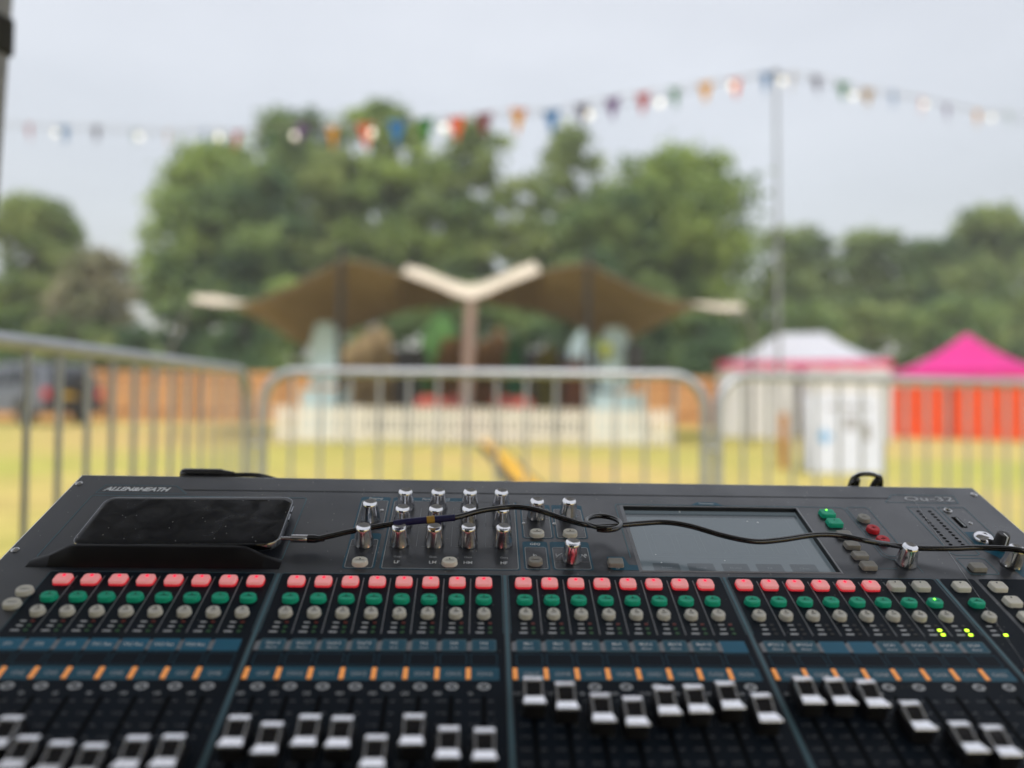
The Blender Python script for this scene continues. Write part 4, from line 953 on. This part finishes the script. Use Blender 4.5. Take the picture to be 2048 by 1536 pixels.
# faders
mat('cap_silver', srgb(248, 248, 252), .22, metal=.85, var=.02, scale=100, spec=.8); mat('cap_black', (.012, .012, .014), .38, var=.1, scale=60); mat('cap_dark_reflection', (.010, .010, .012), .25)  # dark colour in the dish stands for the roof reflected in silver
cb_ = M_()
def crr(x0, y0, x1, y1, r, z): return [(x, y, z) for x, y in rrect(x0, y0, x1, y1, r, 3)]
cb_.rings([crr(-7.1, -12.6, 7.1, 11.8, 1.5, 1.4), crr(-7.0, -12.2, 7.0, 11.5, 1.5, 7.4), crr(-6.9, -11.9, 6.9, 11.2, 1.4, 9.2)], True, True)
def saddle(q, pr, wid):      # ridge across the cap: profile in v, w with a half width that changes along v
    L_ = [(-wid(v), v, z) for v, z in pr]; R_ = [(wid(v), v, z) for v, z in pr]; n_ = len(pr)
    q.add(L_+R_, [(i, (i+1) % n_, n_+(i+1) % n_, n_+i) for i in range(n_)]+[tuple(range(n_)), tuple(reversed(range(n_, 2*n_)))])
wn = lambda v: 7.4 if v < -11 else 7.4-1.5*(v+12)/8
saddle(cb_, [(-12.2, 9.1), (-12.1, 12.5), (-4.3, 10.3), (-4.3, 9.1)], lambda v: wn(v)-.25)
saddle(cb_, [(11.4, 9.1), (11.4, 11.6), (6.6, 13.4), (6.4, 9.1)], lambda v: 6.0); cap_base = cb_.data('fader_cap', 'cap_black', 35)
cs = M_()
saddle(cs, [(-12.5, 12.3), (-12.5, 12.9), (-12.1, 13.4), (-11.4, 13.4), (-8, 12.3), (-4.2, 11.3), (-4.2, 10.2)], wn)
saddle(cs, [(11.7, 11.4), (11.7, 12.1), (11.4, 12.5), (7.0, 14.2), (6.5, 14.2), (6.3, 13.6), (6.3, 13.2)], lambda v: 6.3)
for s_ in (-1, 1):
    cs.hexa([(s_*4.9, -4.21, 9.3), (s_*6.0, -4.21, 9.3), (s_*6.3, 6.31, 9.3), (s_*5.1, 6.31, 9.3), (s_*5.0, -4.21, 11.2), (s_*5.9, -4.21, 11.2), (s_*6.2, 6.31, 13.5), (s_*5.3, 6.31, 13.5)])
cap_sil = cs.data('cap_rim', 'cap_silver')
ci = M_(); rws = []
for k in range(7):
    v = -4.2+10.5*k/6; z = 9.9+2.9*(k/6)**1.6; rws.append([(-5.0, v, z), (5.0, v, z)])
ci.add([p for r_ in rws for p in r_], [(2*k, 2*k+1, 2*k+3, 2*k+2) for k in range(6)]); cap_in = ci.data('cap_dark_reflection', 'cap_dark_reflection', 60)
FV = {2: -159, 3: -173.5, 4: -177.3, 5: -179.2, 6: -173.7, 7: -172.8, 8: -158.7, 9: -163.7, 10: -158.2, 11: -159.3, 12: -173.5, 13: -157.7, 14: -167.1, 15: -168.3, 16: -126.5, 17: -130.8, 18: -140.4, 19: -143.3, 20: -134.4, 21: -133.1, 22: -130, 23: -140.3, 24: -125.7, 25: -126.3, 26: -128.1, 27: -146.7, 28: -163.4, 29: -166.3}
FU = {2: -300.5, 3: -283.1, 4: -262.1, 5: -242.2, 6: -220.1, 7: -199.5, 8: -165.6, 9: -144.6, 10: -123.1, 11: -103, 12: -80.8, 13: -59.6, 14: -37.7, 15: -16, 16: 16, 17: 36.7, 18: 58.6, 19: 79.2, 20: 101.4, 21: 121.4, 22: 143.6, 23: 164.3, 24: 197.9, 25: 218.7, 26: 240, 27: 260.7, 28: 283.8, 29: 303.4}
for i in range(32):
    u = FU.get(i, CH(i)*.965); v = FV.get(i, -215)
    c = put('fader_cap', cap_base, desk, OFF+Vector((u, v, .3))*.001); put('cap_rim', cap_sil, c); put('cap_dark_reflection', cap_in, c)
    put('fader_stem', M_().box((0, 0, 1.2), (2.2, 6, 2.2)).data('fader_stem', 'cap_black') if i == 0 else bpy.data.meshes['fader_stem'], c)

# ---------------------------------------------------------------- phone lying on the ledge
m = mat('phone_glass', (.004, .005, .007), .09, var=.1, scale=40, spec=.3)
n = m.node_tree.nodes; L = m.node_tree.links.new; p = n['Principled BSDF']     # finger smears and dust
t = n.new('ShaderNodeTexCoord'); no = n.new('ShaderNodeTexNoise'); no.inputs['Scale'].default_value = 55; no.inputs['Detail'].default_value = 6; no.inputs['Distortion'].default_value = .8
L(t.outputs['Object'], no.inputs['Vector'])
mr = n.new('ShaderNodeMapRange'); mr.inputs[1].default_value = .3; mr.inputs[2].default_value = .85; mr.inputs[3].default_value = .07; mr.inputs[4].default_value = .36; L(no.outputs[0], mr.inputs[0]); L(mr.outputs[0], p.inputs['Roughness'])
vo = n.new('ShaderNodeTexVoronoi'); vo.inputs['Scale'].default_value = 260; L(t.outputs['Object'], vo.inputs['Vector'])
lt = n.new('ShaderNodeMath'); lt.operation = 'LESS_THAN'; lt.inputs[1].default_value = .13; L(vo.outputs['Distance'], lt.inputs[0])
sc1 = n.new('ShaderNodeSeparateColor'); L(vo.outputs['Color'], sc1.inputs[0]); gt = n.new('ShaderNodeMath'); gt.operation = 'GREATER_THAN'; gt.inputs[1].default_value = .8; L(sc1.outputs[0], gt.inputs[0])
an = n.new('ShaderNodeMath'); an.operation = 'MULTIPLY'; L(lt.outputs[0], an.inputs[0]); L(gt.outputs[0], an.inputs[1])
mx = n.new('ShaderNodeMix'); mx.data_type = 'RGBA'; L(an.outputs[0], mx.inputs[0]); mx.inputs[6].default_value = (.005, .006, .009, 1); mx.inputs[7].default_value = (.28, .28, .27, 1); L(mx.outputs[2], p.inputs['Base Color'])
mat('phone_frame', (.36, .37, .39), .2, metal=1, var=.03); mat('phone_back', (.01, .01, .012), .2)
ph = bpy.data.objects.new('phone', None); col.objects.link(ph); tag(ph, 'black smartphone lying face up on the ledge of the mixing desk', 'phone')
# bottom edge rests on the ledge lip, top edge lies lower: tilted about 4 degrees off the panel
PHM = Matrix.Translation(DT+DW @ (Vector((-272.5, 65.5, 5.2))*.001)) @ DW.to_4x4() @ Matrix.Rotation(R(1.5), 4, 'Z') @ Matrix.Rotation(R(.3), 4, 'X')
ph.matrix_world = PHM; ph.empty_display_size = .05
PW, PH_, PT, PR = 167.5, 74, 7.4, 11
def pr_(ins, z, rr=None): return [(x, y, z) for x, y in rrect(-PW/2+ins, -PH_/2+ins, PW/2-ins, PH_/2-ins, (rr or PR)-ins, 8)]
fb = M_(); fb.rings([pr_(1.2, -.2), pr_(.3, .8), pr_(0, 2.5), pr_(0, PT-2.5), pr_(.3, PT-.8), pr_(.7, PT-.1), pr_(1.0, PT-.05)], True, False); fb.build('frame', 'phone_frame', ph, smooth=50)
gb_ = M_(); gb_.rings([pr_(1.0, PT-.06), pr_(1.7, PT+.12), pr_(6, PT+.2)], False, True); gb_.build('screen', 'phone_glass', ph, smooth=60)
for yy in (8, 20): MB(.001).bbox((PW/2+.2, yy, PT/2), (.9, 9, 2.4), .3).build('side_button', 'phone_frame', ph)
MB(.001).bbox((-20, PH_/2+.15, PT/2), (14, .8, 2.2), .3).build('side_button', 'phone_frame', ph)

# ---------------------------------------------------------------- audio cable from the phone over the desk
CBL = [(-181.7, 43.9, 9.0), (-158.5, 43.6, 9.0), (-145.4, 46.1, 11.0), (-131.1, 49.4, 13.0), (-106.0, 53.7, 16.0), (-80.6, 58.2, 18.0), (-61.3, 60.2, 19.0), (-41.8, 62.2, 20.0), (-20.0, 71.5, 21.0), (-2.2, 75.2, 22.0), (13.4, 76.5, 22.5), (31.0, 71.2, 23.0), (50.0, 59.7, 23.0), (67.1, 53.7, 21.0), (84.9, 54.0, 18.0), (100.9, 57.3, 17.0), (121.6, 60.9, 17.0), (144.0, 61.8, 18.0), (165.1, 56.4, 18.0), (193.2, 44.6, 16.0), (217.7, 38.4, 15.0), (240.0, 39.6, 16.0), (273.5, 46.3, 17.0), (295.8, 45.9, 17.0), (319.5, 38.8, 16.0), (343.3, 45.0, 8.6), (361.6, 40, 9), (389.9, 34, 13), (415.1, 30, 17.0), (442.5, 18.8, 22.0), (469.8, 10, 12.0), (496, 6, 4), (515, 0, -40)]
mat('cable_black', (.008, .008, .009), .16, var=.1, scale=50, spec=.9); mat('tape_blue', (.012, .012, .075), .35); mat('tape_yellow', srgb(170, 132, 52), .5)
ca = bpy.data.objects.new('audio_cable', None); col.objects.link(ca); ca.empty_display_size = .05
ca.matrix_world = Matrix.Translation(DT+DW @ (Vector((-181, 44, 0))*.001)) @ DW.to_4x4(); tag(ca, 'thin black audio cable snaking from the phone across the desk', 'cable')
o0 = Vector((-181, 44, 0)); cv = [Vector(c)-o0 for c in CBL]
M_().tube(spline(cv[1:14], 6), 2.45, 10).build('sheath', 'cable_black', ca, smooth=60)
lc = Vector((88.5, 58.2, 19))-o0
loop = [lc+Vector((15*math.cos(R(a)), 15*math.sin(R(a)), -3.2*math.sin(R(a))+a*.006)) for a in range(-120, 300, 15)]
M_().tube(spline([cv[12], cv[13], cv[14]], 6)+[], 2.45, 10).build('sheath', 'cable_black', ca, smooth=60)
M_().tube(spline(loop, 3), 2.3, 10).build('cable_loop', 'cable_black', ca, smooth=60)
M_().tube(spline(cv[14:], 6), 2.45, 10).build('sheath', 'cable_black', ca, smooth=60)
M_().tube(spline([cv[5]-Vector((14, 2.3, 1)), cv[5], cv[6], cv[7]], 5), 3.1, 10).build('tape', 'tape_blue', ca, smooth=60)
mid_ = cv[6]-Vector((1.5, .2, 0)); M_().tube([mid_-Vector((3.4, .4, .2)), mid_+Vector((3.4, .4, .2))], 3.4, 10).build('tape_band', 'tape_yellow', ca, smooth=60)
M_().add([cv[6]+Vector(a) for a in ((-3, -1, -1), (8, 0, -1), (7, -2, -9), (-1, -3, -10))]+[cv[6]+Vector(a) for a in ((-3, -.4, -1), (8, .6, -1), (7, -1.4, -9), (-1, -2.4, -10))], [(0, 1, 2, 3), (7, 6, 5, 4), (0, 4, 5, 1), (1, 5, 6, 2), (2, 6, 7, 3), (3, 7, 4, 0)]).build('tape_flap', 'tape_blue', ca)
pg = M_(); rot = Matrix.Rotation(R(90), 4, 'Y')
pg.lathe([(1.7, -7), (1.7, 2), (3.3, 2.2), (3.4, 3.2)], 14, cv[0], M=rot); pg.lathe([(3.4, 3.2), (3.4, 15.5), (3.1, 16)], 14, cv[0], M=rot); mat('plug_metal', (.6, .6, .62), .2, metal=1); pg.build('plug', 'plug_metal', ca, smooth=40)
M_().lathe([(3.6, 15.8), (3.6, 22), (2.6, 26), (2.1, 30)], 14, cv[0], M=rot).build('strain_relief', 'cable_black', ca, smooth=40)

# ---------------------------------------------------------------- leads plugged in behind the desk
def back_plug(label, u, v, w, ln, m, name='cable_plug', ang=0, r=5.5):
    o = bpy.data.objects.new(name, None); col.objects.link(o); o.empty_display_size = .03
    o.matrix_world = Matrix.Translation(DT+DW @ (Vector((u, v, w))*.001)) @ DW.to_4x4() @ Matrix.Rotation(ang, 4, 'Z'); tag(o, label, 'plug')
    M_().lathe([(r*.75, 0), (r, 3), (r, ln*.75), (r*.8, ln*.82), (r*.55, ln)], 14, M=Matrix.Rotation(R(90), 4, 'Y')).build('shell', m, o, smooth=40)
    M_().tube(spline([(ln, 0, 0), (ln+30, 4, -4), (ln+60, 14, -30), (ln+70, 20, -90), (ln+70, 22, -160)], 5), r*.4, 8).build('lead', 'cable_black', o, smooth=60)
    return o
back_plug('black plug lying behind the back edge of the desk near the phone', -318, 168, -2.5, 52, 'cable_black', r=6)
# bundle of leads behind the right end
lb = bpy.data.objects.new('cable_bundle', None); col.objects.link(lb); lb.empty_display_size = .03
lb.matrix_world = Matrix.Translation(DT+DW @ (Vector((390, 180, -4))*.001)) @ DW.to_4x4(); tag(lb, 'small loop of dark leads behind the back edge at the right', 'cables')
M_().tube(spline([(-16, 6, -60), (-16, 3, -8), (-13, 0, 4), (-4, 0, 7), (8, 0, 5), (15, 0, -4), (20, 4, -60)], 6), 2.4, 8).build('lead', 'cable_black', lb, smooth=60)
M_().tube(spline([(-20, 4, -60), (-17, 0, -10), (-12, -1, 0), (-10, 2, -16), (-6, 4, -60)], 6), 3.4, 8).build('lead', 'cable_black', lb, smooth=60)
M_().tube(spline([(4, 4, -60), (7, 0, -10), (12, -1, 1), (17, 2, -12), (26, 4, -60)], 6), 3.2, 8).build('lead', 'car_black', lb, smooth=60)

# ---------------------------------------------------------------- thin summer haze over the field
hz = bpy.data.materials.new('haze_air'); hz.use_nodes = True; hn = hz.node_tree.nodes; hn.clear()
ho = hn.new('ShaderNodeOutputMaterial'); pv = hn.new('ShaderNodeVolumePrincipled'); pv.inputs['Color'].default_value = (.93, .95, 1, 1); pv.inputs['Density'].default_value = .0018
hz.node_tree.links.new(pv.outputs[0], ho.inputs['Volume']); MATS['haze_air'] = hz
tag(MB().hexa([(-90, -60, -1), (90, -60, -1), (90, 90, -1), (-90, 90, -1), (-90, -60, 26), (90, -60, 26), (90, 90, 26), (-90, 90, 26)]).build('haze', 'haze_air'), kind='stuff')
